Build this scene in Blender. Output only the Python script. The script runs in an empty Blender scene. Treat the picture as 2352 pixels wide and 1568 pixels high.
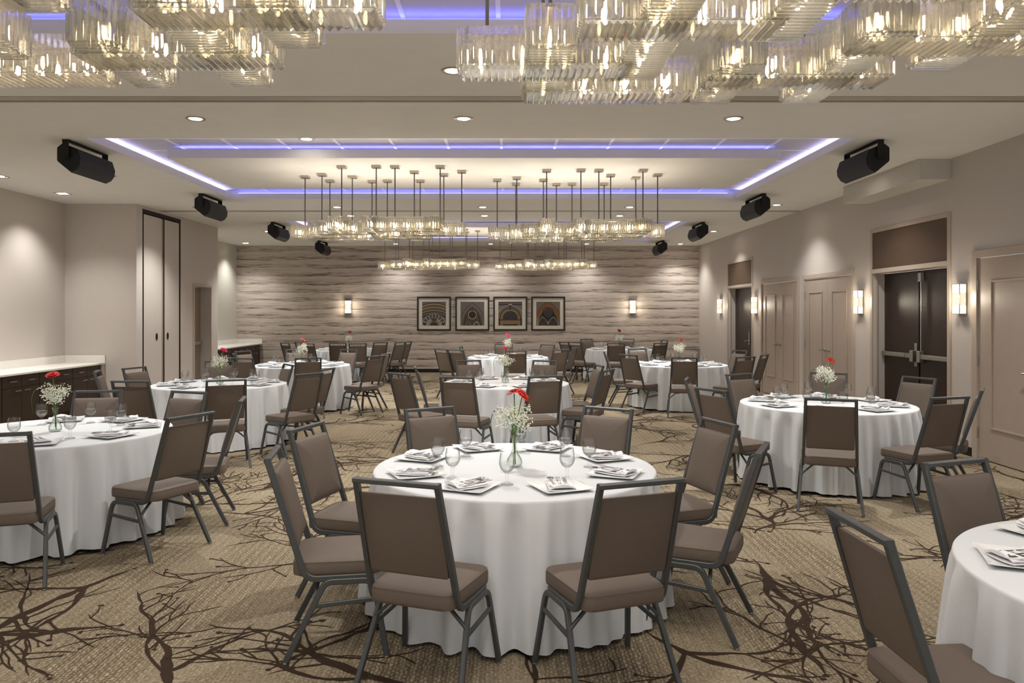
import bpy, math, random
from mathutils import Vector, Matrix
random.seed(11)
C = bpy.context.scene.collection
PI = math.pi
# ------------------------------------------------------------------ camera geometry (metres; camera stands at x=0, y=0)
F, PX, PY, EYE = 1737.0, 1161.5, 718.0, 1.64
CEIL = EYE + 1.84
XR, XL, XC, YB = 5.32, -7.45, -6.24, 20.8
def at(px, py, z):
    d = (EYE - z) * F / (py - PY)
    return ((px - PX) * d / F, d)

# ------------------------------------------------------------------ mesh builder
class MB:
    def __init__(s): s.v = []; s.f = []; s.m = []
    def add(s, vs, fs, mi=0):
        b = len(s.v); s.v += [tuple(v) for v in vs]
        for f in fs: s.f.append([b + i for i in f]); s.m.append(mi)
    def box(s, x0, x1, y0, y1, z0, z1, mi=0):
        s.add([(x0,y0,z0),(x1,y0,z0),(x1,y1,z0),(x0,y1,z0),(x0,y0,z1),(x1,y0,z1),(x1,y1,z1),(x0,y1,z1)],
              [(3,2,1,0),(4,5,6,7),(0,1,5,4),(1,2,6,5),(2,3,7,6),(3,0,4,7)], mi)
    def quad(s, a, b, c, d, mi=0): s.add([a,b,c,d], [(0,1,2,3)], mi)
    def rings(s, rs, mi=0, cap0=True, cap1=True, closed=True):
        n = len(rs[0]); vs = [p for r in rs for p in r]; fs = []
        for k in range(len(rs)-1):
            for i in range(n if closed else n-1):
                j = (i+1) % n
                fs.append((k*n+i, k*n+j, (k+1)*n+j, (k+1)*n+i))
        if cap0: fs.append(tuple(range(n-1,-1,-1)))
        if cap1: fs.append(tuple((len(rs)-1)*n+i for i in range(n)))
        s.add(vs, fs, mi)
    def sweep(s, path, sect, ref=(1,0,0), mi=0):
        P = [Vector(p) for p in path]; ref = Vector(ref); rs = []
        for i, p in enumerate(P):
            a = (P[i]-P[i-1]).normalized() if i > 0 else None
            b = (P[i+1]-P[i]).normalized() if i < len(P)-1 else None
            t = (a+b).normalized() if a and b else (a or b)
            k = 1.0 / max(0.5, t.dot(b if b else a))
            u = (ref - t*ref.dot(t)).normalized(); w = t.cross(u)
            rs.append([p + u*q[0] + w*(q[1]*k) for q in sect])
        s.rings(rs, mi)
    def tube(s, path, r, n=8, mi=0, ref=(0.31,0.2,0.93)):
        rr = r if isinstance(r, (list, tuple)) else [r]*len(path)
        P = [Vector(p) for p in path]; ref = Vector(ref); rs = []
        for i, p in enumerate(P):
            t = (P[min(i+1,len(P)-1)] - P[max(i-1,0)]).normalized()
            u = (ref - t*ref.dot(t)).normalized(); w = t.cross(u)
            rs.append([p + (u*math.cos(2*PI*k/n) + w*math.sin(2*PI*k/n))*rr[i] for k in range(n)])
        s.rings(rs, mi)
    def lathe(s, prof, n=24, c=(0,0,0), mi=0, cap0=True, cap1=True):
        s.rings([[(c[0]+r*math.cos(2*PI*k/n), c[1]+r*math.sin(2*PI*k/n), c[2]+z) for k in range(n)] for r, z in prof], mi, cap0, cap1)
    def grid(s, nu, nv, fn, mi=0, wrap=False):
        vs = [fn(i/(nu if wrap else nu-1), j/(nv-1)) for j in range(nv) for i in range(nu)]; fs = []
        for j in range(nv-1):
            for i in range(nu if wrap else nu-1):
                k = (i+1) % nu
                fs.append((j*nu+i, j*nu+k, (j+1)*nu+k, (j+1)*nu+i))
        s.add(vs, fs, mi)
    def build(s, name, mats, parent=None, smooth=False, bevel=0, sharp=None):
        me = bpy.data.meshes.new(name); me.from_pydata(s.v, [], s.f); me.update()
        mats = mats if isinstance(mats, (list, tuple)) else [mats]
        for m in mats: me.materials.append(m)
        me.polygons.foreach_set('material_index', s.m)
        if smooth:
            me.polygons.foreach_set('use_smooth', [True]*len(s.f))
            if sharp: me.set_sharp_from_angle(angle=math.radians(sharp))
        o = bpy.data.objects.new(name, me); C.objects.link(o)
        if parent is not None: o.parent = parent
        if bevel:
            b = o.modifiers.new('edge', 'BEVEL'); b.width = bevel; b.segments = 2; b.limit_method = 'ANGLE'
        return o

def fillet(pts, r, n=5):
    pts = [Vector(p) for p in pts]; out = [pts[0]]
    for i in range(1, len(pts)-1):
        a, p, b = pts[i-1], pts[i], pts[i+1]
        u, w = (a-p).normalized(), (b-p).normalized()
        ang = u.angle(w); d = min(r/math.tan(ang/2), (a-p).length*.49, (b-p).length*.49)
        A, B = p+u*d, p+w*d
        for k in range(n+1):
            t = k/n; out.append(A*(1-t)**2 + p*2*t*(1-t) + B*t*t)
    out.append(pts[-1]); return out
def rsect(w, d, c=.004):
    w, d = w/2, d/2
    return [(w,-d+c),(w,d-c),(w-c,d),(-w+c,d),(-w,d-c),(-w,-d+c),(-w+c,-d),(w-c,-d)]
def rrect(w0, w1, d, r, n=6):
    """rounded outline, front (+y) width w0, rear width w1, depth d"""
    pts = fillet([(0,d/2,0),(w0/2,d/2,0),(w1/2,-d/2,0),(-w1/2,-d/2,0),(-w0/2,d/2,0),(0,d/2,0)], r, n)
    return [(p.x,p.y) for p in pts[:-1]]
def cushion(b, outline, layers, mi=0, fn=None):
    rs = []
    for ins, z in layers:
        ring = []
        for x, y in outline:
            l = math.hypot(x, y); k = max(0.02, 1 - ins/l*1.15)
            ring.append((x*k, y*k, z))
        rs.append([fn(p) for p in ring] if fn else ring)
    b.rings(rs, mi)

# ------------------------------------------------------------------ tags
def tag(o, label=None, cat=None, group=None, kind=None):
    if label: o['label'] = label
    if cat: o['category'] = cat
    if group: o['group'] = group
    if kind: o['kind'] = kind
    return o
def empty(name, loc=(0,0,0), rz=0):
    o = bpy.data.objects.new(name, None); C.objects.link(o); o.location = loc; o.rotation_euler = (0,0,rz); o.empty_display_size = .1
    return o
def dup(root, loc=None, rz=None, label=None, group=None):
    r = root.copy(); C.objects.link(r)
    if loc is not None: r.location = loc
    if rz is not None: r.rotation_euler = (0,0,rz)
    if label: r['label'] = label
    if group: r['group'] = group
    for ch in root.children:
        c = ch.copy(); C.objects.link(c); c.parent = r
        for g in ch.children:
            d = g.copy(); C.objects.link(d); d.parent = c
    return r
def struct(o): o['kind'] = 'structure'; return o

# ------------------------------------------------------------------ materials
def lin(c):
    return tuple((x/255/12.92 if x <= 10.3 else ((x/255+.055)/1.055)**2.4) for x in c) + (1,)
class NT:
    def __init__(s, name):
        s.mat = bpy.data.materials.new(name); s.mat.use_nodes = True
        s.t = s.mat.node_tree; s.t.nodes.clear(); s.out = s.t.nodes.new('ShaderNodeOutputMaterial')
    def n(s, typ, **kw):
        x = s.t.nodes.new(typ)
        for k, v in kw.items():
            if k in x.bl_rna.properties and k != 'inputs': setattr(x, k, v)
        return x
    def l(s, a, b): s.t.links.new(a, b)
    def coord(s, scale=(1,1,1), rot=(0,0,0), kind='Object'):
        tc = s.n('ShaderNodeTexCoord'); mp = s.n('ShaderNodeMapping')
        mp.inputs['Scale'].default_value = scale; mp.inputs['Rotation'].default_value = rot
        s.l(tc.outputs[kind], mp.inputs['Vector']); return mp.outputs['Vector']
    def noise(s, vec, scale, detail=3, rough=.55, dist=0):
        x = s.n('ShaderNodeTexNoise'); s.l(vec, x.inputs['Vector'])
        x.inputs['Scale'].default_value = scale; x.inputs['Detail'].default_value = detail
        x.inputs['Roughness'].default_value = rough; x.inputs['Distortion'].default_value = dist
        return x.outputs['Fac']
    def ramp(s, fac, stops, interp='LINEAR'):
        x = s.n('ShaderNodeValToRGB'); x.color_ramp.interpolation = interp; e = x.color_ramp.elements
        e[0].position, e[0].color = stops[0][0], stops[0][1]; e[1].position, e[1].color = stops[-1][0], stops[-1][1]
        for p, c in stops[1:-1]:
            k = e.new(p); k.color = c
        s.l(fac, x.inputs['Fac']); return x.outputs['Color']
    def mix(s, fac, a, b, mode='MIX'):
        x = s.n('ShaderNodeMix'); x.data_type = 'RGBA'; x.blend_type = mode
        for i, v in ((0, fac), (6, a), (7, b)):
            if hasattr(v, 'is_linked'): s.l(v, x.inputs[i])
            else: x.inputs[i].default_value = v
        return x.outputs[2]
    def n2(s, node, k):
        x = s.n('ShaderNodeMath'); x.operation = 'MULTIPLY'; x.inputs[1].default_value = k; x.use_clamp = True; s.l(node.outputs[0], x.inputs[0]); return x.outputs[0]
    def bump(s, h, strength=.2, dist=.01):
        x = s.n('ShaderNodeBump'); x.inputs['Strength'].default_value = strength; x.inputs['Distance'].default_value = dist
        s.l(h, x.inputs['Height']); return x.outputs['Normal']
    def bsdf(s, color, rough=.6, metal=0, normal=None, spec=.4, **kw):
        x = s.n('ShaderNodeBsdfPrincipled')
        if hasattr(color, 'is_linked'): s.l(color, x.inputs['Base Color'])
        else: x.inputs['Base Color'].default_value = color
        x.inputs['Roughness'].default_value = rough; x.inputs['Metallic'].default_value = metal
        x.inputs['Specular IOR Level'].default_value = spec
        for k, v in kw.items(): x.inputs[k].default_value = v
        if normal is not None: s.l(normal, x.inputs['Normal'])
        s.l(x.outputs[0], s.out.inputs['Surface']); return s.mat
def pm(name, c, var=.08, scale=30, rough=.6, metal=0, bump=0, spec=.4, stretch=(1,1,1), **kw):
    t = NT(name); a = lin(c); v = t.coord(stretch)
    nz = t.noise(v, scale)
    lo = tuple(x*(1-var) for x in a[:3]) + (1,); hi = tuple(min(1, x*(1+var)) for x in a[:3]) + (1,)
    col = t.ramp(nz, [(.3, lo), (.7, hi)])
    return t.bsdf(col, rough, metal, t.bump(nz, bump, .003) if bump else None, spec, **kw)
def emit(name, c, strength, sampled=False):
    t = NT(name); e = t.n('ShaderNodeEmission'); e.inputs['Color'].default_value = lin(c); e.inputs['Strength'].default_value = strength
    t.l(e.outputs[0], t.out.inputs['Surface'])
    t.mat.cycles.emission_sampling = 'AUTO' if sampled else 'NONE'
    return t.mat
def thin_glass(name, tint=(254,254,254), rough=.0, edge=.8, base=.025):
    """clear drinking glass: see-through sheet whose rims and glancing sides shine"""
    t = NT(name); tr = t.n('ShaderNodeBsdfTransparent'); tr.inputs['Color'].default_value = lin(tint)
    gl = t.n('ShaderNodeBsdfGlossy'); gl.inputs['Roughness'].default_value = rough; gl.inputs['Color'].default_value = (.9,.9,.9,1)
    lw = t.n('ShaderNodeLayerWeight'); lw.inputs['Blend'].default_value = .5
    pw = t.n('ShaderNodeMath'); pw.operation = 'POWER'; pw.inputs[1].default_value = 5.0; t.l(lw.outputs['Facing'], pw.inputs[0])
    ad = t.n('ShaderNodeMath'); ad.operation = 'MULTIPLY_ADD'; ad.inputs[1].default_value = edge; ad.inputs[2].default_value = base; ad.use_clamp = True
    t.l(pw.outputs[0], ad.inputs[0])
    p3 = t.n('ShaderNodeMath'); p3.operation = 'POWER'; p3.inputs[1].default_value = 3.0; t.l(lw.outputs['Facing'], p3.inputs[0])
    t.l(t.mix(p3.outputs[0], lin(tint), (.33,.35,.35,1)), tr.inputs['Color'])  # glancing sides darkened by colour, imitating refracted dark surroundings
    m = t.n('ShaderNodeMixShader'); t.l(ad.outputs[0], m.inputs[0]); t.l(tr.outputs[0], m.inputs[1]); t.l(gl.outputs[0], m.inputs[2])
    t.l(m.outputs[0], t.out.inputs['Surface']); return t.mat
def crystal(name, f=.45, ior=1.5, rough=.02, tint=(242,240,234), haze=0):
    t = NT(name); tr = t.n('ShaderNodeBsdfTransparent'); tr.inputs['Color'].default_value = lin(tint)
    g = t.n('ShaderNodeBsdfGlass'); g.inputs['IOR'].default_value = ior; g.inputs['Roughness'].default_value = rough; g.inputs['Color'].default_value = lin((246,247,244))
    m = t.n('ShaderNodeMixShader'); m.inputs[0].default_value = 1-f
    t.l(tr.outputs[0], m.inputs[1]); t.l(g.outputs[0], m.inputs[2]); last = m
    if haze:
        d = t.n('ShaderNodeBsdfTranslucent'); d.inputs['Color'].default_value = (.95,.95,.94,1)
        gl = t.n('ShaderNodeBsdfGlossy'); gl.inputs['Roughness'].default_value = .06; gl.inputs['Color'].default_value = (.95,.95,.95,1)
        m2 = t.n('ShaderNodeMixShader'); m2.inputs[0].default_value = .45; t.l(d.outputs[0], m2.inputs[1]); t.l(gl.outputs[0], m2.inputs[2])
        m3 = t.n('ShaderNodeMixShader'); m3.inputs[0].default_value = haze; t.l(m.outputs[0], m3.inputs[1]); t.l(m2.outputs[0], m3.inputs[2]); last = m3
    t.l(last.outputs[0], t.out.inputs['Surface']); return t.mat

M = {}
M['wall'] = pm('wall_vinyl', (196,188,181), .05, 160, .75, bump=.08, stretch=(1,1,.25))
M['ceil'] = pm('ceiling_paint', (228,226,221), .015, 4, .85)
M['tile'] = pm('ceiling_tile', (208,206,216), .02, 50, .9)
M['tbar'] = pm('tile_bar', (248,248,250), .01, 10, .6)
M['fascia'] = pm('fascia_paint', (226,224,222), .01, 6, .8)
M['black'] = pm('black_plastic', (14,14,16), .1, 60, .55)
M['base'] = pm('black_baseboard', (10,10,10), .1, 20, .5)
M['grille'] = pm('speaker_grille', (20,20,26), .25, 500, .5)
M['frame'] = pm('chair_frame_metal', (80,82,83), .05, 40, .42, .35)
M['fabric'] = pm('chair_fabric', (102,90,81), .10, 420, .62, bump=.12, spec=.35)
M['glide'] = pm('chair_glide', (150,145,138), .05, 60, .3, .9)
M['cloth'] = pm('white_tablecloth', (217,220,223), .012, 120, .8, bump=.03, spec=.2)
M['napkin'] = pm('white_napkin', (236,236,240), .015, 200, .8, bump=.05, spec=.2)
M['china'] = pm('white_china', (240,241,240), .01, 10, .12, spec=.6)
M['steel'] = pm('cutlery_steel', (190,188,186), .05, 80, .16, 1)
M['alu'] = pm('aluminium', (170,166,160), .05, 60, .35, .8)
M['nickel'] = pm('brushed_nickel', (176,166,152), .06, 80, .28, .9)
M['rod'] = pm('rod_nickel_darkened', (96,92,88), .06, 60, .35, .85)  # nickel rods with their dark reflections put into the base colour
M['chrome'] = pm('satin_chrome', (180,180,182), .04, 60, .22, 1)
M['stone'] = pm('white_counter', (228,224,217), .03, 25, .25, spec=.5)
M['doorpaint'] = pm('beige_door_paint', (172,158,145), .02, 8, .5, spec=.5)
M['trimpaint'] = pm('beige_trim_paint', (180,166,152), .02, 8, .5, spec=.5)
M['wood'] = pm('dark_walnut', (46,31,22), .30, 9, .38, stretch=(6,6,.5))
M['transom'] = pm('brown_transom', (84,66,50), .12, 14, .5, stretch=(5,5,.7))
M['tabletop'] = pm('table_ply', (120,95,70), .1, 12, .6)
M['mat'] = pm('picture_mat', (205,199,184), .02, 60, .8)
M['picframe'] = pm('picture_frame', (20,17,15), .15, 30, .35)
M['stem'] = pm('flower_stem', (92,128,48), .15, 60, .5)
M['leaf'] = pm('grass_leaf', (70,96,42), .2, 40, .45)
M['breath'] = pm('gypsophila_white', (240,240,226), .05, 90, .8)
M['water'] = crystal('water', .72, 1.2, 0.0, (254,255,255))
M['glass'] = thin_glass('goblet_glass')
M['vaseglass'] = thin_glass('vase_glass', (251,253,251), 0, .9, .035)
M['crystal'] = crystal('crystal_prism', .34, 1.5, 0.0, (252,252,251), .21)
M['bulb'] = emit('bulb_glow', (255,224,176), 85, True)
M['lens'] = emit('downlight_lens', (255,244,226), 22)
M['led'] = emit('led_blue', (160,160,255), 6.5, True)
M['ledf'] = emit('led_deep_blue', (112,114,255), 5, True)
M['ledw'] = emit('led_white', (202,198,255), 6.0, True)
M['shade'] = emit('sconce_glass', (255,238,208), 2.0)
M['shadedim'] = emit('sconce_glass_ribbed', (250,232,205), .62)
M['red'] = [pm('petal_scarlet', (226,52,30), .12, 40, .5), pm('petal_orange', (232,72,22), .12, 40, .5), pm('petal_red', (214,18,28), .12, 40, .5),
            pm('petal_pink', (226,50,104), .15, 40, .5), pm('petal_crimson', (150,8,20), .12, 40, .5), pm('petal_rose', (214,34,62), .12, 40, .5)]
M['eye'] = pm('flower_eye', (96,28,30), .3, 200, .7)

def wallpaper():
    t = NT('strata_wallpaper'); v = t.coord((1,1,1))
    sp = t.n('ShaderNodeSeparateXYZ'); t.l(v, sp.inputs[0])
    lowv = t.coord((.55,1,2.2)); wob = t.noise(lowv, 1.4, 4, .6)
    finev = t.coord((1.6,1,30)); fine = t.noise(finev, 1.3, 7, .7, 1.2)
    streakv = t.coord((.75,1,21)); streak = t.noise(streakv, 1.5, 6, .62, 1.0)
    z = t.n('ShaderNodeMath'); z.operation = 'MULTIPLY_ADD'; z.inputs[1].default_value = 4.4
    w = t.n('ShaderNodeMath'); w.operation = 'MULTIPLY'; w.inputs[1].default_value = .8; t.l(wob, w.inputs[0])
    t.l(sp.outputs['Z'], z.inputs[0]); t.l(w.outputs[0], z.inputs[2])
    fr = t.n('ShaderNodeMath'); fr.operation = 'FRACT'; t.l(z.outputs[0], fr.inputs[0])
    # beds: ragged dark line at the foot of each, fading upward; streaks cross them
    a = t.n('ShaderNodeMath'); a.operation = 'MULTIPLY_ADD'; a.inputs[1].default_value = .62; t.l(streak, a.inputs[0])
    b = t.n('ShaderNodeMath'); b.operation = 'MULTIPLY_ADD'; b.inputs[1].default_value = .20; b.inputs[2].default_value = -.12
    t.l(fr.outputs[0], b.inputs[0]); t.l(b.outputs[0], a.inputs[2])
    c = t.n('ShaderNodeMath'); c.operation = 'MULTIPLY_ADD'; c.inputs[1].default_value = .62; t.l(fine, c.inputs[0]); t.l(a.outputs[0], c.inputs[2])
    col = t.ramp(c.outputs[0], [(.40, lin((78,69,62))), (.47, lin((128,117,107))), (.53, lin((172,160,150))), (.66, lin((197,186,176))), (.85, lin((206,196,187)))])
    return t.bsdf(col, .7, spec=.3)
M['paper'] = wallpaper()
def carpet():
    t = NT('woven_carpet'); v = t.coord((1,1,1), (0,0,PI/2)); wv = t.n('ShaderNodeTexNoise'); t.l(v, wv.inputs['Vector']); wv.inputs['Scale'].default_value = 38; wv.inputs['Detail'].default_value = 2
    v2 = t.mix(.03, v, wv.outputs['Color'])
    br = t.n('ShaderNodeTexBrick'); t.l(v2, br.inputs['Vector']); br.offset = .5
    br.inputs['Scale'].default_value = 1; br.inputs['Brick Width'].default_value = .036; br.inputs['Row Height'].default_value = .019
    br.inputs['Mortar Size'].default_value = .0055; br.inputs['Mortar Smooth'].default_value = .25; br.inputs['Bias'].default_value = -.1
    br.inputs['Color1'].default_value = lin((186,173,150)); br.inputs['Color2'].default_value = lin((148,134,112)); br.inputs['Mortar'].default_value = lin((108,95,76))
    big = t.noise(t.coord((1.6,.35,1)), 1.3, 3, .5)
    patch = t.ramp(big, [(.38, (0,0,0,1)), (.62, (1,1,1,1))])
    mid = t.noise(v, 55, 3, .7); fuzz = t.noise(v, 260, 2, .7)
    plain = t.ramp(mid, [(.3, lin((116,103,84))), (.5, lin((152,139,117))), (.7, lin((182,169,147)))])
    k = t.n('ShaderNodeMath'); k.operation = 'MULTIPLY_ADD'; k.inputs[1].default_value = -.6; k.inputs[2].default_value = .78; t.l(patch, k.inputs[0])
    col = t.mix(k.outputs[0], plain, br.outputs['Color'])
    f2 = t.ramp(fuzz, [(.25, (.72,.72,.72,1)), (.75, (1.12,1.12,1.12,1))])
    col = t.mix(1.0, col, f2, 'MULTIPLY')
    # rows of darker tufts running the length of the room, fading in and out
    sx = t.n('ShaderNodeSeparateXYZ'); t.l(t.coord(), sx.inputs[0])
    sm = t.n('ShaderNodeMath'); sm.operation = 'MULTIPLY'; sm.inputs[1].default_value = 2*PI/.058; t.l(sx.outputs['X'], sm.inputs[0])
    sn = t.n('ShaderNodeMath'); sn.operation = 'SINE'; t.l(sm.outputs[0], sn.inputs[0])
    dash = t.noise(t.coord((9,26,1)), 1.0, 2, .6)
    ds = t.n('ShaderNodeMath'); ds.operation = 'MULTIPLY_ADD'; ds.inputs[1].default_value = 2.6; t.l(dash, ds.inputs[0]); t.l(sn.outputs[0], ds.inputs[2])
    col = t.mix(t.ramp(big, [(.30, (.85,.85,.85,1)), (.66, (.12,.12,.12,1))]), col, t.mix(1.0, col, t.ramp(t.n2(ds, .4), [(.0,(1.12,1.12,1.12,1)),(1,(.58,.56,.53,1))]), 'MULTIPLY'))
    return t.bsdf(col, .95, spec=.1)
M['carpet'] = carpet()
M['branch'] = pm('carpet_branch', (58,46,37), .25, 140, .95, spec=.1)
# ================================================================== SETTING
Y0 = -1.6
# ---- carpet with woven branches (pattern kept inside the floor's own mesh)
fl = MB()
NX, NY = 2, 2
fl.quad((-8.2,Y0,0),(6.4,Y0,0),(6.4,YB+.1,0),(-8.2,YB+.1,0), 0)
rb = random.Random(5)
limbs = 0
def limb(p, ang, L, w, depth):
    """one ragged tapering branch drawn flat on the pile, with twigs"""
    global limbs; limbs += 1; zl = .0008 + (limbs % 89)*2.2e-5
    n = max(4, int(L/.07)); seg = L/n; x, y = p; a = ang; left, right, spine = [], [], []
    bend = rb.uniform(-.5, .5)
    for i in range(n+1):
        t = i/n; ww = max(.0046, w*(1-.8*t)*rb.uniform(.6, 1.5)/2)*(1 if t < .97 else .3)
        dx, dy = -math.sin(a), math.cos(a)
        left.append((x+dx*ww, y+dy*ww)); right.append((x-dx*ww, y-dy*ww)); spine.append((x, y, a, t))
        a += bend/n + rb.uniform(-.3, .3)
        x += math.cos(a)*seg; y += math.sin(a)*seg
    for i in range(n):
        z = zl
        fl.quad((*right[i],z),(*right[i+1],z),(*left[i+1],z),(*left[i],z), 1)
    if depth < 2:
        k = max(2, int(L/(.19 if depth else .17)))
        for j in range(k):
            s = spine[min(n-1, int(n*(.3+.68*(j+rb.random()*.7)/k)))]
            side = 1 if (j+int(rb.random()*1.6)) % 2 else -1
            ll = L*rb.uniform(.26,.6)*(1-.35*s[3])
            if ll > .11: limb((s[0],s[1]), s[2]+side*rb.uniform(.4,.85), ll, w*(1-.7*s[3])*.62, depth+1)
    elif rb.random() < .85:
        q = rb.uniform(.009,.017); s = spine[-1]
        ring = [(s[0]+q*rb.uniform(.6,1.3)*math.cos(k*PI/4), s[1]+q*rb.uniform(.6,1.3)*math.sin(k*PI/4), zl+1e-5) for k in range(8)]
        fl.add(ring, [tuple(range(8))], 1)
def tree(p, ang, s=1.0):
    limb(p, ang, 1.5*s, .048*s, 0)
    limb(p, ang+rb.uniform(.35,.8), 1.2*s, .036*s, 0)
    limb(p, ang-rb.uniform(.4,.9), 1.0*s, .036*s, 0)
    limb(p, ang+PI+rb.uniform(-.3,.3), .35*s, .05*s, 2)
for (px, py, a, s) in [(382,1545,1.75,.8), (1845,1495,1.45,.72), (85,1130,.9,.6), (560,1180,.3,.6), (1760,1210,.5,.6), (700,1500,.7,.6), (1990,1395,2.0,.5), (1230,1560,1.2,.45), (60,1420,2.3,.55)]:
    tree(at(px,py,0), a, s)
gy = 3.6
while gy < YB-.3:
    gx = -7.2 + rb.uniform(0, .8)
    while gx < 5.2:
        tree((gx+rb.uniform(-.3,.3), gy+rb.uniform(-.35,.35)), rb.uniform(0, 2*PI), rb.uniform(.75,1.05)); gx += 1.45
    gy += 1.25
floor = struct(fl.build('floor', [M['carpet'], M['branch']]))

# ---- ceiling with three recessed coffers
COF = [(-4.44,3.70,.74,4.98), (-4.44,3.70,7.98,12.22), (-4.44,3.70,15.22,19.46)]
cb = MB()
ys = [Y0] + [v for c in COF for v in c[2:]] + [YB+.1]
for i in range(len(ys)-1):
    if i % 2 == 0: cb.quad((-8.2,ys[i],CEIL),(-8.2,ys[i+1],CEIL),(6.0,ys[i+1],CEIL),(6.0,ys[i],CEIL))
    else:
        cb.quad((-8.2,ys[i],CEIL),(-8.2,ys[i+1],CEIL),(-4.44,ys[i+1],CEIL),(-4.44,ys[i],CEIL))
        cb.quad((3.70,ys[i],CEIL),(3.70,ys[i+1],CEIL),(6.0,ys[i+1],CEIL),(6.0,ys[i],CEIL))
struct(cb.build('ceiling', M['ceil']))
LED = CEIL + .09; DECK = CEIL + .15
for ci, (x0,x1,y0,y1) in enumerate(COF):
    b = MB(); g = .13
    A = [(x0,y0),(x1,y0),(x1,y1),(x0,y1)]; B = [(x0-g,y0-g),(x1+g,y0-g),(x1+g,y1+g),(x0-g,y1+g)]
    for i in range(4):
        j = (i+1) % 4
        b.quad((*A[i],CEIL),(*A[j],CEIL),(*A[j],LED),(*A[i],LED)); b.quad((*A[i],LED),(*A[j],LED),(*B[j],LED),(*B[i],LED))
        b.quad((*B[i],LED),(*B[j],LED),(*B[j],DECK),(*B[i],DECK))
    struct(b.build('trim_%d' % (ci+1), M['fascia']))
    b = MB(); b.quad((x0-g,y0-g,DECK),(x0-g,y1+g,DECK),(x1+g,y1+g,DECK),(x1+g,y0-g,DECK), 0)
    nx = -.37 - .64*6.5
    while nx < x1:
        if nx > x0-g: b.box(nx-.016, nx+.016, y0-g, y1+g, DECK-.008, DECK+.01, 1)
        nx += .64
    ny = y0 + .64
    while ny < y1:
        b.box(x0-g, x1+g, ny-.016, ny+.016, DECK-.0081, DECK+.01, 1); ny += .64
    struct(b.build('ceiling_tile' , [M['tile'], M['tbar']]))
    b = MB(); b.box(x0+.45, x1-.45, y0+.94, y1-1.13, CEIL-.015, CEIL+.088)
    struct(b.build('ceiling_panel', M['ceil']))
    for nm, mt, q in (('near',M['ledf'],(x0+.1,x1-.1,y0-.07,y0-.05)), ('far',M['ledf'],(x0+.1,x1-.1,y1+.05,y1+.07)),
                      ('a',M['ledw'],(x0-.07,x0-.05,y0,y1)), ('b',M['ledw'],(x1+.05,x1+.07,y0,y1))):
        e = MB(); e.box(q[0],q[1],q[2],q[3],LED+.001,LED+.012)
        o = e.build('cove_light', mt)
        side = {'near':'near edge','far':'far edge','a':'cabinet-wall edge','b':'door-wall edge'}[nm]
        tag(o, 'hidden %s strip light along the %s of the %s coffer' % ('blue' if nm in ('near','far') else 'pale', side, ('front','middle','rear')[ci]), 'strip light', 'cove strip lights')
        b2 = MB()
    # the floating panel carries blue strips on its upper edge
    px0, px1, py0, py1 = x0+.45, x1-.45, y0+.94, y1-1.13
    for nm, q in (('near',(px0+.06,px1-.06,py0+.16,py0+.175)), ('far',(px0+.06,px1-.06,py1-.175,py1-.16))):
        e = MB(); e.box(*q, CEIL+.0885, CEIL+.098)
        tag(e.build('cove_light', M['led']), 'hidden blue strip on the %s edge of the floating panel, %s coffer' % (nm, ('front','middle','rear')[ci]), 'strip light', 'cove strip lights')
# partition tracks
for i, (ty, xa, xb, w) in enumerate(((6.56, XL, XR, .13), (13.72, XC, XR, .10))):
    b = MB(); b.box(xa, xb, ty-w, ty-.012, CEIL-.006, CEIL+.01, 0); b.box(xa, xb, ty+.012, ty+w*.35, CEIL-.006, CEIL+.01, 0); b.box(xa, xb, ty-.012, ty+.012, CEIL-.001, CEIL+.01, 1)
    struct(b.build('trim_%d' % (i+4), [pm('track_paint_%d' % i, (168,160,148), .03, 10, .5), M['black']]))

# ---- walls
def wall(name, axis, c, a0, a1, z0, z1, holes, mat, depth=.2, out=1, back=None):
    """flat wall at axis=c with openings (a0,a1,z0,z1,depth); reveals run outward"""
    b = MB(); P = (lambda a, z, d=0: (c+out*d, a, z)) if axis == 'x' else (lambda a, z, d=0: (a, c+out*d, z))
    As = sorted({a0, a1} | {h[0] for h in holes} | {h[1] for h in holes}); Zs = sorted({z0, z1} | {h[2] for h in holes} | {h[3] for h in holes})
    for i in range(len(As)-1):
        for j in range(len(Zs)-1):
            am, zm = (As[i]+As[i+1])/2, (Zs[j]+Zs[j+1])/2
            if any(h[0] < am < h[1] and h[2] < zm < h[3] for h in holes): continue
            b.quad(P(As[i],Zs[j]), P(As[i+1],Zs[j]), P(As[i+1],Zs[j+1]), P(As[i],Zs[j+1]))
    for h in holes:
        d = h[4]; q = [(h[0],h[2]),(h[1],h[2]),(h[1],h[3]),(h[0],h[3])]
        for k in range(4):
            b.quad(P(*q[k]), P(*q[(k+1)%4]), P(*q[(k+1)%4], d), P(*q[k], d))
    return struct(b.build(name, mat))
D1 = (7.42, 8.52, 0, 2.255); D2 = (9.09, 10.95, 0, 2.21); D3 = (11.60, 13.45, 0, 2.23); D4 = (13.78, 15.68, 0, 2.23); D5 = (16.32, 18.06, 0, 2.22)
wall('wall_right', 'x', XR, Y0, YB, 0, CEIL, [D1+(.03,), D2+(.19,), D3+(.03,), D4+(.03,), D5+(.19,)], M['wall'])
wall('wall_back', 'y', YB, XL+.05, XR, 0, CEIL, [], M['paper'])
wall('wall_left', 'x', XL, Y0, 12.78, 0, CEIL, [], M['wall'])
wall('wall_left_return', 'y', 12.78, XL, XC, 0, CEIL, [], M['wall'])
PK = (12.99, 14.53, 0, 3.43, .10); D6 = (15.14, 15.98, 0, 2.17)
wall('wall_left_partition', 'x', XC, 12.78, 16.39, 0, CEIL, [PK, D6+(.26,)], M['wall'], out=-1)
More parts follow.
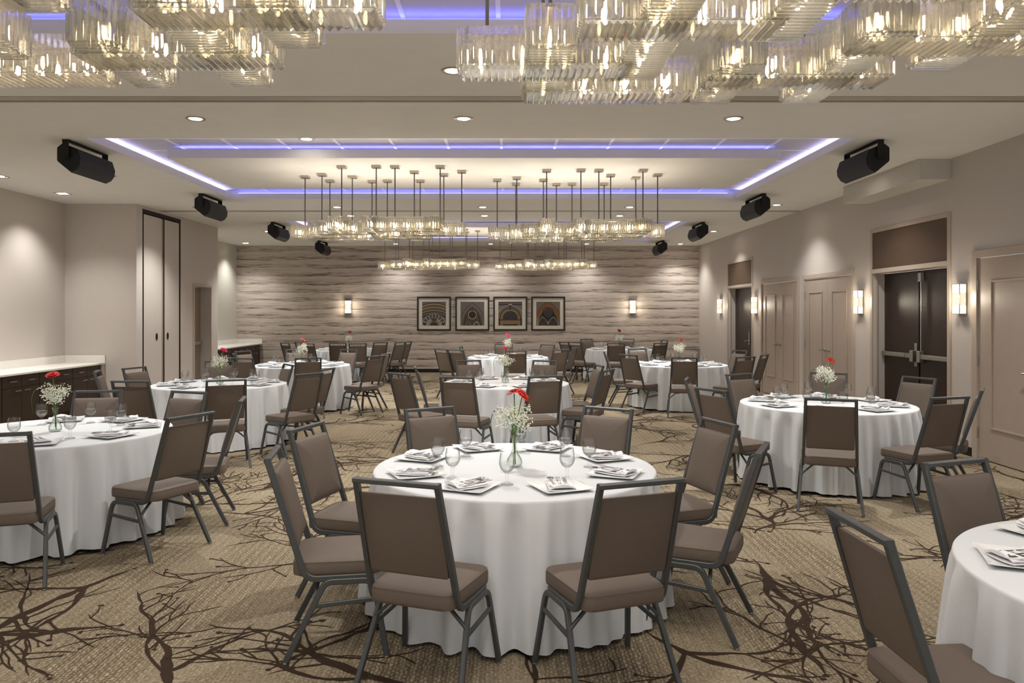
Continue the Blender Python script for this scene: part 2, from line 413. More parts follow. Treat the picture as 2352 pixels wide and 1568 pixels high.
wall('wall_left_alcove', 'x', XL+.05, 16.39, YB, 0, CEIL, [], pm('alcove_wall', (196,192,182), .03, 120, .75))
wall('wall_left_end', 'y', 16.39, XL+.05, XC, 0, CEIL, [], M['wall'])
b = MB(); b.box(4.95, XR, 9.04, 11.08, 3.235, CEIL)
struct(b.build('trim_6', pm('soffit_paint', (200,196,188), .015, 6, .8)))
b = MB()
for a0, a1 in ((Y0,7.33),(8.62,9.0),(11.05,11.52),(15.8,16.2),(18.2,YB)): b.box(XR-.014, XR, a0, a1, 0, .1)
struct(b.build('baseboard_right', M['base']))
b = MB(); b.box(XL+.75, XR-.015, YB-.014, YB, 0, .1); struct(b.build('baseboard_back', M['base']))
b = MB(); b.box(XC, XC+.012, 12.78, 12.99, 0, .1); b.box(XC, XC+.012, 14.53, 15.06, 0, .1); b.box(XC, XC+.012, 16.06, 16.39, 0, .1); b.box(-6.7, XC, 12.768, 12.78, 0, .1)
struct(b.build('baseboard_left', M['base']))

# ---- doors in the right wall
def frame_x(name, y0, y1, z1, w, mat, x=XR, s=-1, transom=None):
    """door casing on a wall at x; s = side it stands out to"""
    b = MB(); t = .018; xa, xb = sorted((x, x+s*t))
    top = transom if transom else z1
    b.box(xa, xb, y0-w, y0, 0, top+w); b.box(xa, xb, y1, y1+w, 0, top+w); b.box(xa, xb, y0, y1, top, top+w)
    if transom: b.box(xa, xb, y0, y1, z1-.005, z1+.055)
    return struct(b.build(name, mat, bevel=.003))
def moulding(b, x, y0, y1, z0, z1, s, t=.012, w=.022, mi=0):
    xa, xb = sorted((x, x+s*t))
    b.box(xa, xb, y0, y0+w, z0, z1, mi); b.box(xa, xb, y1-w, y1, z0, z1, mi); b.box(xa, xb, y0+w, y1-w, z0, z0+w, mi); b.box(xa, xb, y0+w, y1-w, z1-w, z1, mi)
def lever(parent, x, y, z, d):
    b = MB(); b.lathe([(.001,0),(.026,0),(.026,.008),(.012,.012),(.012,.05),(.001,.05)], 16)
    b.v = [(x-v[2], y+v[0], z+v[1]) for v in b.v]
    b.tube(fillet([(x-.045,y,z),(x-.058,y+d*.02,z),(x-.058,y+d*.115,z-.004)], .012, 4), .0095, 8)
    return b.build('handle', M['chrome'], parent, True, sharp=40)
def hinge(parent, x, y, z):
    b = MB(); b.tube([(x-.008,y,z-.055),(x-.008,y,z+.055)], .008, 8); return b.build('hinge', M['alu'], parent, True, sharp=40)
def panel_door(n, D, split, lv):
    y0, y1, z0, z1 = D; t = .006; e = struct(empty('door_%d' % n, (0,0,0)))
    ed = [y0+t, y1-t] if not split else [y0+t, (y0+y1)/2-.0025, (y0+y1)/2+.0025, y1-t]
    for k in range(0, len(ed), 2):
        b = MB(); b.box(XR+.004, XR+.03, ed[k], ed[k+1], .008, z1-.006)
        lf = b.build('door_leaf', M['doorpaint'], e)
        m = MB(); w = ed[k+1]-ed[k]
        moulding(m, XR+.004, ed[k]+w*.2, ed[k+1]-w*.2, .36, 2.0, -1); m.build('moulding', M['doorpaint'], lf, bevel=.003)
    ym = (y0+y1)/2
    for y, d in lv: lever(e, XR+.004, y, 1.02, d)
    for z in (.3, 1.1, 1.95): hinge(e, XR+.004, y1-.004, z)
    if split:
        for z in (.3, 1.1, 1.95): hinge(e, XR+.004, y0+.004, z)
    return e
panel_door(1, D1, False, [(7.60, 1)])
panel_door(3, D3, True, [(12.525+.07, 1), (12.525-.07, -1)])
panel_door(4, D4, True, [(14.73+.07, 1), (14.73-.07, -1)])
frame_x('trim_7', D1[0], D1[1], D1[3], .085, M['trimpaint'])
frame_x('trim_8', D3[0], D3[1], D3[3], .075, M['trimpaint']); frame_x('trim_9', D4[0], D4[1], D4[3], .075, M['trimpaint'])
frame_x('trim_10', D2[0], D2[1], D2[3], .058, M['trimpaint'], transom=2.79); frame_x('trim_11', D5[0], D5[1], D5[3], .058, M['trimpaint'], transom=2.79)
for k, D in ((12, D2), (13, D5)):
    b = MB(); b.box(XR-.006, XR-.0005, D[0], D[1], D[3]+.055, 2.79); struct(b.build('trim_%d' % k, M['transom']))
    b = MB(); b.box(XR+.04, XR+.06, D[0]+.001, D[0]+.02, 0, D[3]-.001); b.box(XR+.04, XR+.06, D[1]-.02, D[1]-.001, 0, D[3]-.001); b.box(XR+.04, XR+.06, D[0]+.02, D[1]-.02, D[3]-.02, D[3]-.001)
    struct(b.build('trim_%d' % (k+2), M['trimpaint']))
# dark double doors with panic hardware
e = struct(empty('door_2')); xd = XR+.165; ym = (D2[0]+D2[1])/2
for a0, a1 in ((D2[0]+.004, ym-.022), (ym+.022, D2[1]-.004)):
    b = MB(); b.box(xd, xd+.024, a0, a1, .01, D2[3]-.012); b.build('door_leaf', M['wood'], e)
b = MB(); b.box(xd+.018, xd+.024, ym-.03, ym+.03, .01, D2[3]-.012); b.build('door_gap_shade', M['black'], e)  # black strip put behind the leaves as the shade in their gap
def panic(e, y0, y1, z, inner, plate):
    b = MB(); b.box(xd-.055, xd-.012, y0, y1, z-.03, z+.03); b.box(xd-.068, xd-.055, y0+(y1-y0)*.2, y0+(y1-y0)*.72, z-.024, z+.024)
    b.box(xd-.012, xd, y0+.01, y0+.05, z-.03, z+.03); b.box(xd-.012, xd, y1-.05, y1-.01, z-.03, z+.03)
    b.build('push_bar', M['alu'], e, bevel=.004)
    b = MB(); b.box(xd-.075, xd, inner-.035, inner+.035, z-.075, z+.075)
    if plate: b.box(xd-.012, xd, inner-.03, inner+.03, z-.14, z+.17)
    b.build('latch_case', M['alu'], e, bevel=.006)
zb = EYE - 104*10.0/F + .02
panic(e, ym+.11, D2[1]-.02, zb, ym+.085, True); panic(e, D2[0]+.03, ym-.075, zb, ym-.085, False)
b = MB(); b.tube([(xd-.03, ym-.085, zb+.07), (xd-.03, ym-.085, 2.05)], .011, 10); b.box(xd-.032, xd, ym-.093, ym-.077, 1.70, 1.72); b.build('latch_rod', M['chrome'], e, True, sharp=40)
b = MB(); b.box(xd-.06, xd, ym-.115, ym-.055, 2.05, 2.17); b.build('latch_head', M['alu'], e, bevel=.008)
# far dark door
e = struct(empty('door_5')); b = MB(); b.box(xd, xd+.024, D5[0]+.004, D5[1]-.004, .01, D5[3]-.01); b.build('door_leaf', M['wood'], e)
b = MB(); b.box(xd-.012, xd, 16.98, 17.06, .92, 1.22); b.build('lock_plate', M['chrome'], e, bevel=.004)
lv = lever(e, xd-.01, 17.02, 1.0, 1)
# ---- left partition: two tall pocket panels, black backing and gap strips, recessed door
b = MB(); b.box(XC-.099, XC-.095, PK[0]+.001, PK[1]-.001, .001, PK[3]-.001); b.box(XC-.03, XC-.004, PK[0]+.001, PK[1]-.001, 3.365, PK[3]-.001)
for a0, a1 in ((PK[0]+.001,13.05),(13.803,13.845),(14.46,PK[1]-.001)): b.box(XC-.03, XC-.007, a0, a1, .001, 3.365)  # black strips put across the gaps to stand for their deep shade
struct(b.build('trim_16', pm('pocket_black', (26,20,16), .1, 20, .6)))
for n, (a0, a1, hy) in ((7, (13.055, 13.735, 13.53)), (8, (13.85, 14.455, 13.97))):
    e = struct(empty('door_%d' % n)); b = MB(); b.box(XC-.06, XC-.006, a0, a1, .02, 3.345); b.build('door_leaf', M['wall'], e)
    if n == 7:
        b = MB(); b.box(XC-.05, XC-.012, 13.77, 13.80, .02, 3.345); b.build('door_edge', M['doorpaint'], e)
    b = MB(); zz = 1.64 - 55*13.6/F
    b.lathe([(.045,0),(.062,0),(.062,.006),(.05,.008),(.042,.001),(.014,.001),(.014,.006),(.001,.006)], 20, cap0=False)
    b.v = [(XC-.006+v[2], hy+v[0]*.62, zz+v[1]*1.1) for v in b.v]; b.build('pull_handle', M['black'], e, True, sharp=40)
frame_x('trim_17', D6[0], D6[1], D6[3], .05, M['trimpaint'], XC, 1)
e = struct(empty('door_6')); b = MB(); b.box(XC-.25, XC-.21, D6[0]+.004, D6[1]-.004, .01, D6[3]-.01); b.build('door_leaf', pm('taupe_door', (140,126,113), .03, 10, .5), e)
b = MB(); z6 = 1.64-70*15.6/F; b.box(XC-.17, XC-.13, D6[0]+.03, D6[1]-.08, z6-.03, z6+.03); b.box(XC-.21, XC-.17, D6[0]+.06, D6[0]+.12, z6-.03, z6+.03); b.box(XC-.21, XC-.17, D6[1]-.14, D6[1]-.1, z6-.03, z6+.03)
b.build('push_bar', M['alu'], e, bevel=.004)

# ================================================================== FIXED THINGS
# ---- sideboards: cabinet units under a continuous worktop
def cabinet(xb, xf, y0, y1):
    e = empty('sideboard_cabinet', (xf, y0, 0)); w = y1-y0; dx = xb-xf
    b = MB(); b.box(dx+.004, -.02, 0, w, .10, .772); b.box(dx+.004, -.08, 0, w, 0, .10); b.build('carcass', M['wood'], e)
    for k in range(2):
        a0, a1 = k*w/2+.003, (k+1)*w/2-.003
        d = MB(); d.box(-.02, 0, a0, a1, .606, .768); d = d.build('drawer', M['wood'], e)
        h = MB(); m = (a0+a1)/2; h.box(.018, .028, m-.07, m+.07, .682, .694); h.box(0,.018,m-.06,m-.05,.684,.692); h.box(0,.018,m+.05,m+.06,.684,.692); h.build('handle', M['nickel'], d)
        d = MB(); d.box(-.02, 0, a0, a1, .112, .600); d = d.build('cabinet_door', M['wood'], e)
        h = MB(); m = w/2 + (-.1 if k == 0 else .1); h.box(.018, .028, m-.07, m+.07, .548, .56); h.box(0,.018,m-.06,m-.05,.55,.558); h.box(0,.018,m+.05,m+.06,.55,.558); h.build('handle', M['nickel'], d)
    return e
def worktop(x0, x1, y0, y1, name, lab, endwall):
    e = empty(name, ((x0+x1)/2, y0, .80)); tag(e, lab, 'counter'); cx = (x0+x1)/2
    b = MB(); b.box(x0-cx+.0, x1-cx, 0, y1-y0, -.026, .004); b.build('slab', M['stone'], e, bevel=.003)
    b = MB(); b.box(x0-cx, x0-cx+.018, 0, y1-y0, .004, .125); b.box(x0-cx+.018, x1-cx-.003, y1-y0-.018, y1-y0, .004, .125); b.build('backsplash', M['stone'], e, bevel=.002)
    return e
labs = ['dark walnut cabinet in the long sideboard run, the one by the picture edge', 'dark walnut cabinet in the long sideboard run, behind the red-gerbera table',
        'dark walnut cabinet in the long sideboard run, second from the wall corner', 'dark walnut cabinet in the long sideboard run, last before the wall corner']
c0 = None
for i, (a0, a1) in enumerate(((9.37,10.205),(10.21,11.03),(11.035,11.875),(11.88,12.70))):
    c = cabinet(XL, -6.80, a0, a1); tag(c, labs[i], 'cabinet', 'long sideboard cabinets')
b = MB(); b.box(XL, -6.775, 12.702, 12.775, 0, .772); struct(b.build('trim_18', M['wall']))
worktop(XL+.001, -6.758, 9.37, 12.775, 'countertop', 'white stone worktop with backsplash on the long dark sideboard', True)
al = ['hidden behind the partition end', 'first visible past the partition end', 'third from the patterned wall', 'second from the patterned wall', 'touching the patterned wall']
for i in range(5):
    a0 = 16.42 + i*.865
    c = cabinet(XL+.05, -6.74, a0, a0+.86); tag(c, 'dark walnut alcove sideboard cabinet, ' + al[i], 'cabinet', 'alcove sideboard cabinets')
worktop(XL+.051, -6.69, 16.42, YB-.004, 'countertop', 'white stone worktop with backsplash on the alcove sideboard', True)

# ---- sconces
def sconce_mesh():
    e = empty('wall_sconce'); h, w, d = .35, .15, .085      # front faces local -y
    b = MB(); b.box(-w/2-.006, w/2+.006, -.012, 0, -h/2-.006, h/2+.006); b.build('backplate', M['nickel'], e)
    b = MB()
    for x in (-w/2, w/2-.008): b.box(x, x+.008, -d, -d+.008, -h/2, h/2)
    b.box(-w/2, w/2, -d, -.012, h/2-.006, h/2); b.box(-w/2, w/2, -d, -.012, -h/2, -h/2+.006)
    b.build('frame', M['nickel'], e)
    b = MB(); q = .003
    def band(z0, z1, mi):
        b.box(-w/2+.009, w/2-.009, -d+.001, -d+.004, z0, z1, mi); b.box(-w/2+.001, -w/2+.004, -d+.009, -.013, z0, z1, mi); b.box(w/2-.004, w/2-.001, -d+.009, -.013, z0, z1, mi)
    band(-h/2+.007, -h/2+.10, 0); band(h/2-.10, h/2-.007, 0)
    z = -h/2+.101
    while z < h/2-.105: band(z, z+.0062, 1); z += .0085
    b.build('glass_shade', [M['shade'], M['shadedim']], e)
    return e
S0 = sconce_mesh()
lights = []
def sconce(o, x, y, z, rz, lab):
    o.location = (x, y, z); o.rotation_euler = (0, 0, rz); tag(o, lab, 'wall light', 'crystal wall sconces'); lights.append((x, y, z, rz))
for k, (x, y, z, rz, lab) in enumerate([
    (XR, 8.80, 1.80, -PI/2, 'lit crystal wall sconce between the dark double doors and the big beige door'),
    (XR, 11.32, 1.80, -PI/2, 'lit crystal wall sconce between the beige doors and the dark double doors'),
    (XR, 16.05, 1.80, -PI/2, 'lit crystal wall sconce between the distant dark door and beige doors'),
    (XR, 18.66, 1.80, -PI/2, 'lit crystal wall sconce between the patterned wall and the distant dark door'),
    (-4.33, YB, 1.80, 0, 'lit crystal wall sconce on the patterned wall, alcove side of the pictures'),
    (3.49, YB, 1.80, 0, 'lit crystal wall sconce on the patterned wall, door side of the pictures')]):
    sconce(S0 if k == 0 else dup(S0), x, y, z, rz, lab)

# ---- four framed prints
def arc(cx, cz, r, a0, a1, n=28): return [(cx+r*math.cos(a0+(a1-a0)*i/n), cz+r*math.sin(a0+(a1-a0)*i/n)) for i in range(n+1)]
def pointed(cx, base, hw, rise, n=16):
    """gothic arch outline from left springing over the apex to the right"""
    R = (hw*hw+rise*rise)/(2*hw); a = math.atan2(rise, R-hw)
    L = [(cx-hw+R-R*math.cos(a*i/n), base+R*math.sin(a*i/n)) for i in range(n+1)]
    return L + [(2*cx-x, z) for x, z in reversed(L[:-1])]
PC = [(70,62,52),(118,99,74),(52,45,42),(30,27,27),(98,92,92),(165,156,142),(128,84,40),(84,54,28),(142,131,105),(100,91,77),(170,170,172)]
PM = [pm('print_ink_%d' % i, c, .22, 90, .6) for i, c in enumerate(PC)]
HALF = .292
def clip(p): return (max(-HALF, min(HALF, p[0])), max(-HALF, min(HALF, p[1])))
def strip(b, inner, outer, mi, y):
    for i in range(len(inner)-1):
        q = [clip(p) for p in (inner[i], inner[i+1], outer[i+1], outer[i])]
        if len({(round(p[0],4), round(p[1],4)) for p in q}) < 4: continue
        b.quad(*[(p[0], y, p[1]) for p in q], mi)
def fill(b, pts, mi, y):
    q = []
    for p in pts:
        p = clip(p)
        if not q or abs(p[0]-q[-1][0])+abs(p[1]-q[-1][1]) > 1e-4: q.append(p)
    if len(q) > 2: b.add([(p[0], y, p[1]) for p in q], [tuple(range(len(q)))], mi)
def line(b, pts, w, mi, y):
    for i in range(len(pts)-1):
        (x0,z0),(x1,z1) = pts[i], pts[i+1]; l = math.hypot(x1-x0,z1-z0) or 1; nx, nz = -(z1-z0)/l*w/2, (x1-x0)/l*w/2
        q = [clip(p) for p in ((x0+nx,z0+nz),(x1+nx,z1+nz),(x1-nx,z1-nz),(x0-nx,z0-nz))]
        if len({(round(p[0],4), round(p[1],4)) for p in q}) < 4: continue
        b.quad(*[(p[0], y, p[1]) for p in q], mi)
def foil(b, cx, cz, r, n, mi, mo, y, w=.008):
    for k in range(n):
        a = PI/2 + k*2*PI/n; fill(b, arc(cx+r*.55*math.cos(a), cz+r*.55*math.sin(a), r*.42, 0, 2*PI, 12)[:-1], mi, y)
    line(b, arc(cx, cz, r, 0, 2*PI, 24), w, mo, y-.0001)
def print_mesh(kind):
    b = MB(); S = [(-HALF,-HALF),(HALF,-HALF),(HALF,HALF),(-HALF,HALF)]; y = 0
    if kind == 0:
        fill(b, S, 4, y)
        for k, (h, mi) in enumerate(((.27,0),(.245,8),(.225,1),(.20,0),(.17,8),(.15,9),(.12,0),(.09,8),(.07,7),(.03,9),(-.005,2))):
            fill(b, arc(0, h-.75, .75, PI*.25, PI*.75, 30) + [(-.6,-.6),(.6,-.6)], mi, y-.0002*(k+1))
        fill(b, arc(0, -.03-.55, .55, PI*.2, PI*.8, 30) + [(-.6,-.6),(.6,-.6)], 4, y-.003)
        for k in range(9):
            a = PI*.08 + k*PI*.84/8; foil(b, .235*math.cos(a), -.30+.235*math.sin(a), .055, 4, 3, 10, y-.0034, .01)
        line(b, arc(0,-.30,.15,0,PI,24), .05, 8, y-.0036); line(b, arc(0,-.30,.105,0,PI,24), .02, 1, y-.0038)
        fill(b, arc(0,-.30,.092,0,PI,20), 3, y-.004)
        fill(b, [(-.06,-.16),(-.09,-.085),(-.04,-.115),(.0,-.10),(.04,-.115),(.09,-.085),(.06,-.16),(.05,-.19),(-.05,-.19)], 7, y-.0043); fill(b, arc(0,-.255,.05,0,2*PI,18)[:-1], 2, y-.0045)
    elif kind == 1:
        fill(b, S, 4, y)
        for k, (hw, ri, mi) in enumerate(((.30,.52,7),(.285,.50,4),(.235,.42,7),(.205,.385,0),(.19,.36,3),(.165,.315,9),(.15,.295,2),(.14,.28,0))):
            p = pointed(0, -.245, hw, ri); fill(b, p + [(hw,-.6),(-hw,-.6)], mi, y-.0003*(k+1))
        foil(b, 0, -.03, .10, 4, 3, 8, y-.0034, .022)
        for cx in (-.10,.10): line(b, pointed(cx, -.32, .075, .12), .018, 5 if cx > 0 else 9, y-.0036)
        for x in (-.225,.225): fill(b, [(x-.012,-.2),(x+.012,-.2),(x+.012,-.292),(x-.012,-.292)], 7, y-.0037)
    elif kind == 2:
        fill(b, S, 4, y); fill(b, [(-.3,.29),(.3,.29),(.3,.255),(-.3,.255)], 0, y-.0002); fill(b, [(-.3,.24),(.3,.24),(.3,.205),(-.3,.205)], 2, y-.0002)
        for k, (r, mi) in enumerate(((.33,5),(.315,2),(.30,9),(.285,3),(.25,0),(.24,1),(.185,7),(.175,3))):
            fill(b, arc(0,-.12,r,0,PI,32) + [(-r,-.6),(r,-.6)], mi, y-.0003*(k+1))
        for k in range(21):
            a = PI*(k+.5)/21; fill(b, arc(.275*math.cos(a), -.12+.275*math.sin(a), .011, 0, 2*PI, 8)[:-1], 5, y-.003)
        for k in range(11): line(b, [(-.15+k*.03,-.12),(-.15+k*.03,-.12+math.sqrt(max(0,.165**2-(.15-k*.03)**2)))], .006, 4, y-.003)
        fill(b, [(-.25,-.14),(.25,-.14),(.25,-.175),(-.25,-.175)], 7, y-.0032); fill(b, [(-.25,-.17),(.25,-.17),(.25,-.26),(-.25,-.26)], 1, y-.0033); fill(b, [(-.18,-.26),(0,-.26),(0,-.292),(-.18,-.292)], 3, y-.0035)
        fill(b, [(-.04,.23),(.04,.23),(.025,.1),(-.025,.1)], 2, y-.0036); fill(b, [(-.04,.235),(.04,.235),(.03,.205),(-.03,.205)], 5, y-.0037)
    else:
        fill(b, S, 9, y)
        for k, (hw, ri, mi) in enumerate(((.36,.62,2),(.345,.60,6),(.325,.575,7),(.31,.55,6),(.29,.52,7),(.275,.50,1),(.255,.47,3))):
            p = pointed(0, -.31, hw, ri); fill(b, p + [(hw,-.6),(-hw,-.6)], mi, y-.0003*(k+1))
        y -= .003
        line(b, arc(0,.02,.13,-.2*PI,1.2*PI,30) + [(0,-.19)], .01, 5, y); line(b, [(0,-.19)] + arc(0,.02,.13,1.2*PI,-.2*PI,30), .01, 5, y)
        foil(b, 0, .03, .10, 5, 2, 4, y-.0002, .006); foil(b, 0, .03, .045, 4, 2, 4, y-.0003, .006)
        for cx in (-.125,.125):
            line(b, pointed(cx,-.31,.125,.23), .01, 5, y); foil(b, cx, -.165, .062, 3, 2, 4, y-.0002, .006); foil(b, cx-.05, -.25, .04, 3, 2, 4, y-.0002, .006); foil(b, cx+.05, -.25, .04, 3, 2, 4, y-.0002, .006)
        line(b, [(0,-.19),(0,-.3)], .012, 5, y); line(b, [(-.255,-.3),(-.255,-.1)], .012, 5, y)
    return b
desc = ['framed print of ribbed stone arches over a carved crest', 'framed print of a pointed arch around a round quatrefoil', 'framed print of a rounded arch over a grilled half-moon window', 'framed print of a golden pointed arch with dark window tracery']
for i, px in enumerate((997, 1085, 1172, 1259)):
    x = (px-PX)*YB/F; z = EYE - 2*YB/F; W = .467
    e = empty('framed_picture', (x, YB, z)); tag(e, desc[i], 'picture', 'framed arch prints on the patterned wall')
    b = MB(); f = .042
    for q in ((-W,-W+f,-W,W),(W-f,W,-W,W),(-W+f,W-f,-W,-W+f),(-W+f,W-f,W-f,W)): b.box(q[0],q[1],-.035,0,q[2],q[3])
    b.build('frame', M['picframe'], e, bevel=.006)
    b = MB(); b.box(-W+f, W-f, -.012, -.002, -W+f, W-f); b.build('mount_board', M['mat'], e)
    p = print_mesh(i); p.v = [(v[0]*1.12, v[1]-.0125, v[2]*1.12) for v in p.v]
    p.build('print', PM, e)

# ---- loudspeakers under the ceiling
def speaker_mesh():
    e = empty('ceiling_speaker'); L = .37        # half length along y; grille looks toward +x and down
    prof = [(-.150,.045),(-.118,.112),(.050,.125),(.125,.050),(.146,-.010),(.138,-.072),(.098,-.125),(-.085,-.085)]
    th = math.radians(-27); R = [(x*math.cos(th)-z*math.sin(th), x*math.sin(th)+z*math.cos(th)-.185) for x, z in prof]
    b = MB(); b.rings([[(x, y, z) for x, z in R] for y in (-L, L)]); b.build('cabinet', M['black'], e, bevel=.016)
    g = [R[i] for i in (2,3,4,5,6)]; b = MB(); c = (0, -.20)
    o = [((x-c[0])*1.025+c[0], (z-c[1])*1.025+c[1]) for x, z in g]
    b.rings([[(x, y, z) for x, z in o] for y in (-L+.012, L-.012)], closed=False, cap0=False, cap1=False)
    for k in range(len(o)-1):
        for y in (-L+.012, L-.012): b.quad((o[k][0],y,o[k][1]),(o[k+1][0],y,o[k+1][1]),(g[k+1][0],y,g[k+1][1]),(g[k][0],y,g[k][1]))
    b.build('grille', M['grille'], e, True, sharp=50)
    b = MB(); b.box(-.035, .035, -L-.03, L+.03, -.010, 0)
    for y in (-L-.03, L+.022): b.box(-.035, .035, y, y+.008, -.20, -.0)
    b.build('bracket', M['black'], e, bevel=.004)
    for y in (-L-.036, L+.026):
        b = MB(); b.tube([(0,y,-.18),(0,y+.010,-.18)], .018, 10); b.build('knob', M['black'], e)
    return e
SP = speaker_mesh()
for k, (x, y, rz, lab) in enumerate([
    (-4.67, 8.42, 0, 'black loudspeaker above the long sideboard side, first and largest on that side'),
    (-4.70, 12.05, 0, 'black loudspeaker above the tall folding panels, second on that side'),
    (-4.72, 15.7, 0, 'black loudspeaker beside the crystal chandelier, third on the cabinet side'),
    (-4.74, 19.6, 0, 'black loudspeaker hung against the patterned wall, alcove end'),
    (3.98, 8.42, PI, 'black loudspeaker beside the boxed soffit, first and largest on the door side'),
    (3.98, 12.05, PI, 'black loudspeaker past the boxed soffit, second on the door side'),
    (4.0, 15.7, PI, 'black loudspeaker above the beige doors, third on the door side'),
    (4.0, 19.6, PI, 'black loudspeaker hung against the patterned wall, door end')]):
    o = SP if k == 0 else dup(SP); o.location = (x, y, CEIL); o.rotation_euler = (0, 0, rz); tag(o, lab, 'speaker', 'ceiling loudspeakers')

# ---- downlights
def downlight_mesh(sq=False):
    e = empty('recessed_downlight'); b = MB(); r = .092
    if sq:
        b.box(-.09,.09,-.09,-.07,-.006,.002); b.box(-.09,.09,.07,.09,-.006,.002); b.box(-.09,-.07,-.07,.07,-.006,.002); b.box(.07,.09,-.07,.07,-.006,.002)
        b.build('trim_ring', M['nickel'], e)
        b = MB()
        for x in (-.035,.035): b.lathe([(.030,-.004),(.024,-.012),(.001,-.014)], 14, (x,0,0), cap0=False, cap1=True)
        b.build('lamp', M['lens'], e); return e
    b.lathe([(r,.0),(r,-.005),(r-.012,-.009),(r-.026,-.006),(r-.030,-.001)], 28, cap0=False, cap1=False); b.build('trim_ring', M['nickel'], e, True, sharp=40)
    b = MB(); b.lathe([(.0615,-.0012),(.058,-.004),(.001,-.005)], 24, cap0=False); b.build('lamp', M['lens'], e); return e
DL, DS = downlight_mesh(), downlight_mesh(True); used = [0, 0]
spots = []
def down(x, y, lab, sq=False, z=CEIL, e=1.0):
    k = int(sq); p = DS if sq else DL
    o = p if not used[k] else dup(p); used[k] = 1
    o.location = (x, y, z); tag(o, lab, 'ceiling light', 'recessed ceiling downlights'); spots.append((x, y, z, e))
DX = (-2.94, -.40, 2.16)
n3 = ('loudspeaker-and-sideboard side', 'centre', 'soffit side')
for i, x in enumerate(DX):
    down(x, 7.17, 'lit round downlight ahead of the middle coffer, ' + n3[i])
    down(x, 13.18, 'lit round downlight just behind the middle coffer, ' + n3[i])
    down(x, 14.35, 'lit round downlight just ahead of the rear coffer, ' + n3[i])
    down(x, 20.2, 'lit round downlight against the patterned wall, ' + n3[i], e=.42)
    down(x, -.2, 'lit round downlight above the camera, ' + n3[i])
down(-.40, 5.75, 'lit round downlight behind the crystal boxes of the big chandelier')
down(-2.27, 8.62, 'lit round downlight inside the blue coffer edge', z=DECK-.009, e=.15)
for i, (x, y) in enumerate(((-5.32,10.15),(-5.36,13.18),(-5.38,17.1))): down(x, y, 'lit round downlight beside the cabinet-side loudspeakers, ' + ('first','second','third')[i])
for i, (x, y) in enumerate(((4.5,10.05),(4.62,12.9),(4.7,17.1),(4.67,20.2))): down(x, y, 'lit round downlight along the door wall, ' + ('beside the soffit','above the beige doors','above the distant dark door','at the patterned wall')[i], e=.55)
down(4.5, 3.2, 'lit round downlight along the door wall, out past the picture edge'); down(4.5, 6.4, 'lit round downlight along the door wall, before the big beige door')
down(-5.3, 3.2, 'lit round downlight on the cabinet side, out past the picture edge'); down(-5.3, 6.6, 'lit round downlight on the cabinet side, before the first loudspeaker')
for i, y in enumerate((6.4, 8.9, 10.2, 11.66)): down(-6.83, y, 'twin square downlight washing the sideboard wall, ' + ('out past the picture edge','beyond the picture edge','at the picture edge','by the wall corner')[i], True, e=.6)
for i, y in enumerate((17.6, 19.95)): down(-6.86, y, 'twin square downlight washing the alcove wall, ' + ('hidden by the partition','by the patterned wall')[i], True, e=.6)
# ================================================================== CHANDELIERS
ZX, ZY, BH, BW = EYE+.985, EYE+1.0, .16, .178
def crystal_ring(x0, x1, y0, y1, h):
    """four walls of upright prisms: zigzag outside, flat inside"""
    b = MB(); p = .0255; c = .02
    pts = fillet([((x0+x1)/2,y0,0),(x1,y0,0),(x1,y1,0),(x0,y1,0),(x0,y0,0),((x0+x1)/2,y0,0)], c, 3)
    L = [0]
    for i in range(1, len(pts)): L.append(L[-1]+(pts[i]-pts[i-1]).length)
    n = max(12, int(L[-1]/p))*3; O, I = [], []; k = 0
    for i in range(n):
        s = L[-1]*i/n
        while L[k+1] < s: k += 1
        a, q = pts[k], pts[k+1]; t = (s-L[k])/max(1e-6, L[k+1]-L[k]); w = a.lerp(q, t); d = (q-a).normalized(); nr = Vector((d.y, -d.x, 0))
        O.append(w + nr*(.0095 if i % 3 else 0.0)); I.append(w - nr*.004)
    up = lambda R, z, sh=0: [(v.x, v.y, z) for v in R]
    b.rings([up(I,.0), up(O,.004), up(O,h-.004), up(I,h), up(I,.0)], cap0=False, cap1=False); return b
def crystal_floor(x0, x1, y0, y1):
    """row of prisms laid across the box, ridges down"""
    b = MB(); along = (x1-x0) >= (y1-y0); a0, a1, c0, c1 = (x0,x1,y0,y1) if along else (y0,y1,x0,x1)
    n = max(4, int((a1-a0)/.0275)); st = (a1-a0)/n; lo = []
    for i in range(n): lo += [(a0+i*st, -.001), (a0+(i+.42)*st, -.0135), (a0+(i+.58)*st, -.0135)]
    lo.append((a1, -.001)); loop = lo + [(a1, .005), (a0, .005)]
    P = (lambda a, c, z: (a, c, z)) if along else (lambda a, c, z: (c, a, z))
    b.rings([[P(a, c, z) for a, z in loop] for c in (c0+.002, c1-.002)]); return b
def bulb_mesh(x, y):
    b = MB(); b.lathe([(.001,.040),(.0055,.048),(.0075,.060),(.0065,.074),(.005,.094)], 6, (x,y,0)); return b
CH0 = (.95, 2.90)
BX = [ # x-dir boxes (x0,x1,yfront) then y-dir boxes (x0,y0,y1)
    (-.19,.50,3.01), (.26,.95,2.54), (.08,.83,3.36), (.85,1.61,3.13), (1.02,1.80,2.20), (1.28,2.08,2.70)]
BY = [(.083,2.83,3.59), (.46,2.25,3.23), (.89,2.22,2.77), (.877,3.05,3.60), (1.30,2.70,3.59), (1.64,2.18,3.10)]
RODS = [(215,290),(434,335),(445,265),(757,290),(795,180),(910,340),(1093,335),(1198,175),(1408,178),(1470,335),(1547,235),(1842,265),(1926,178),(2098,230)]
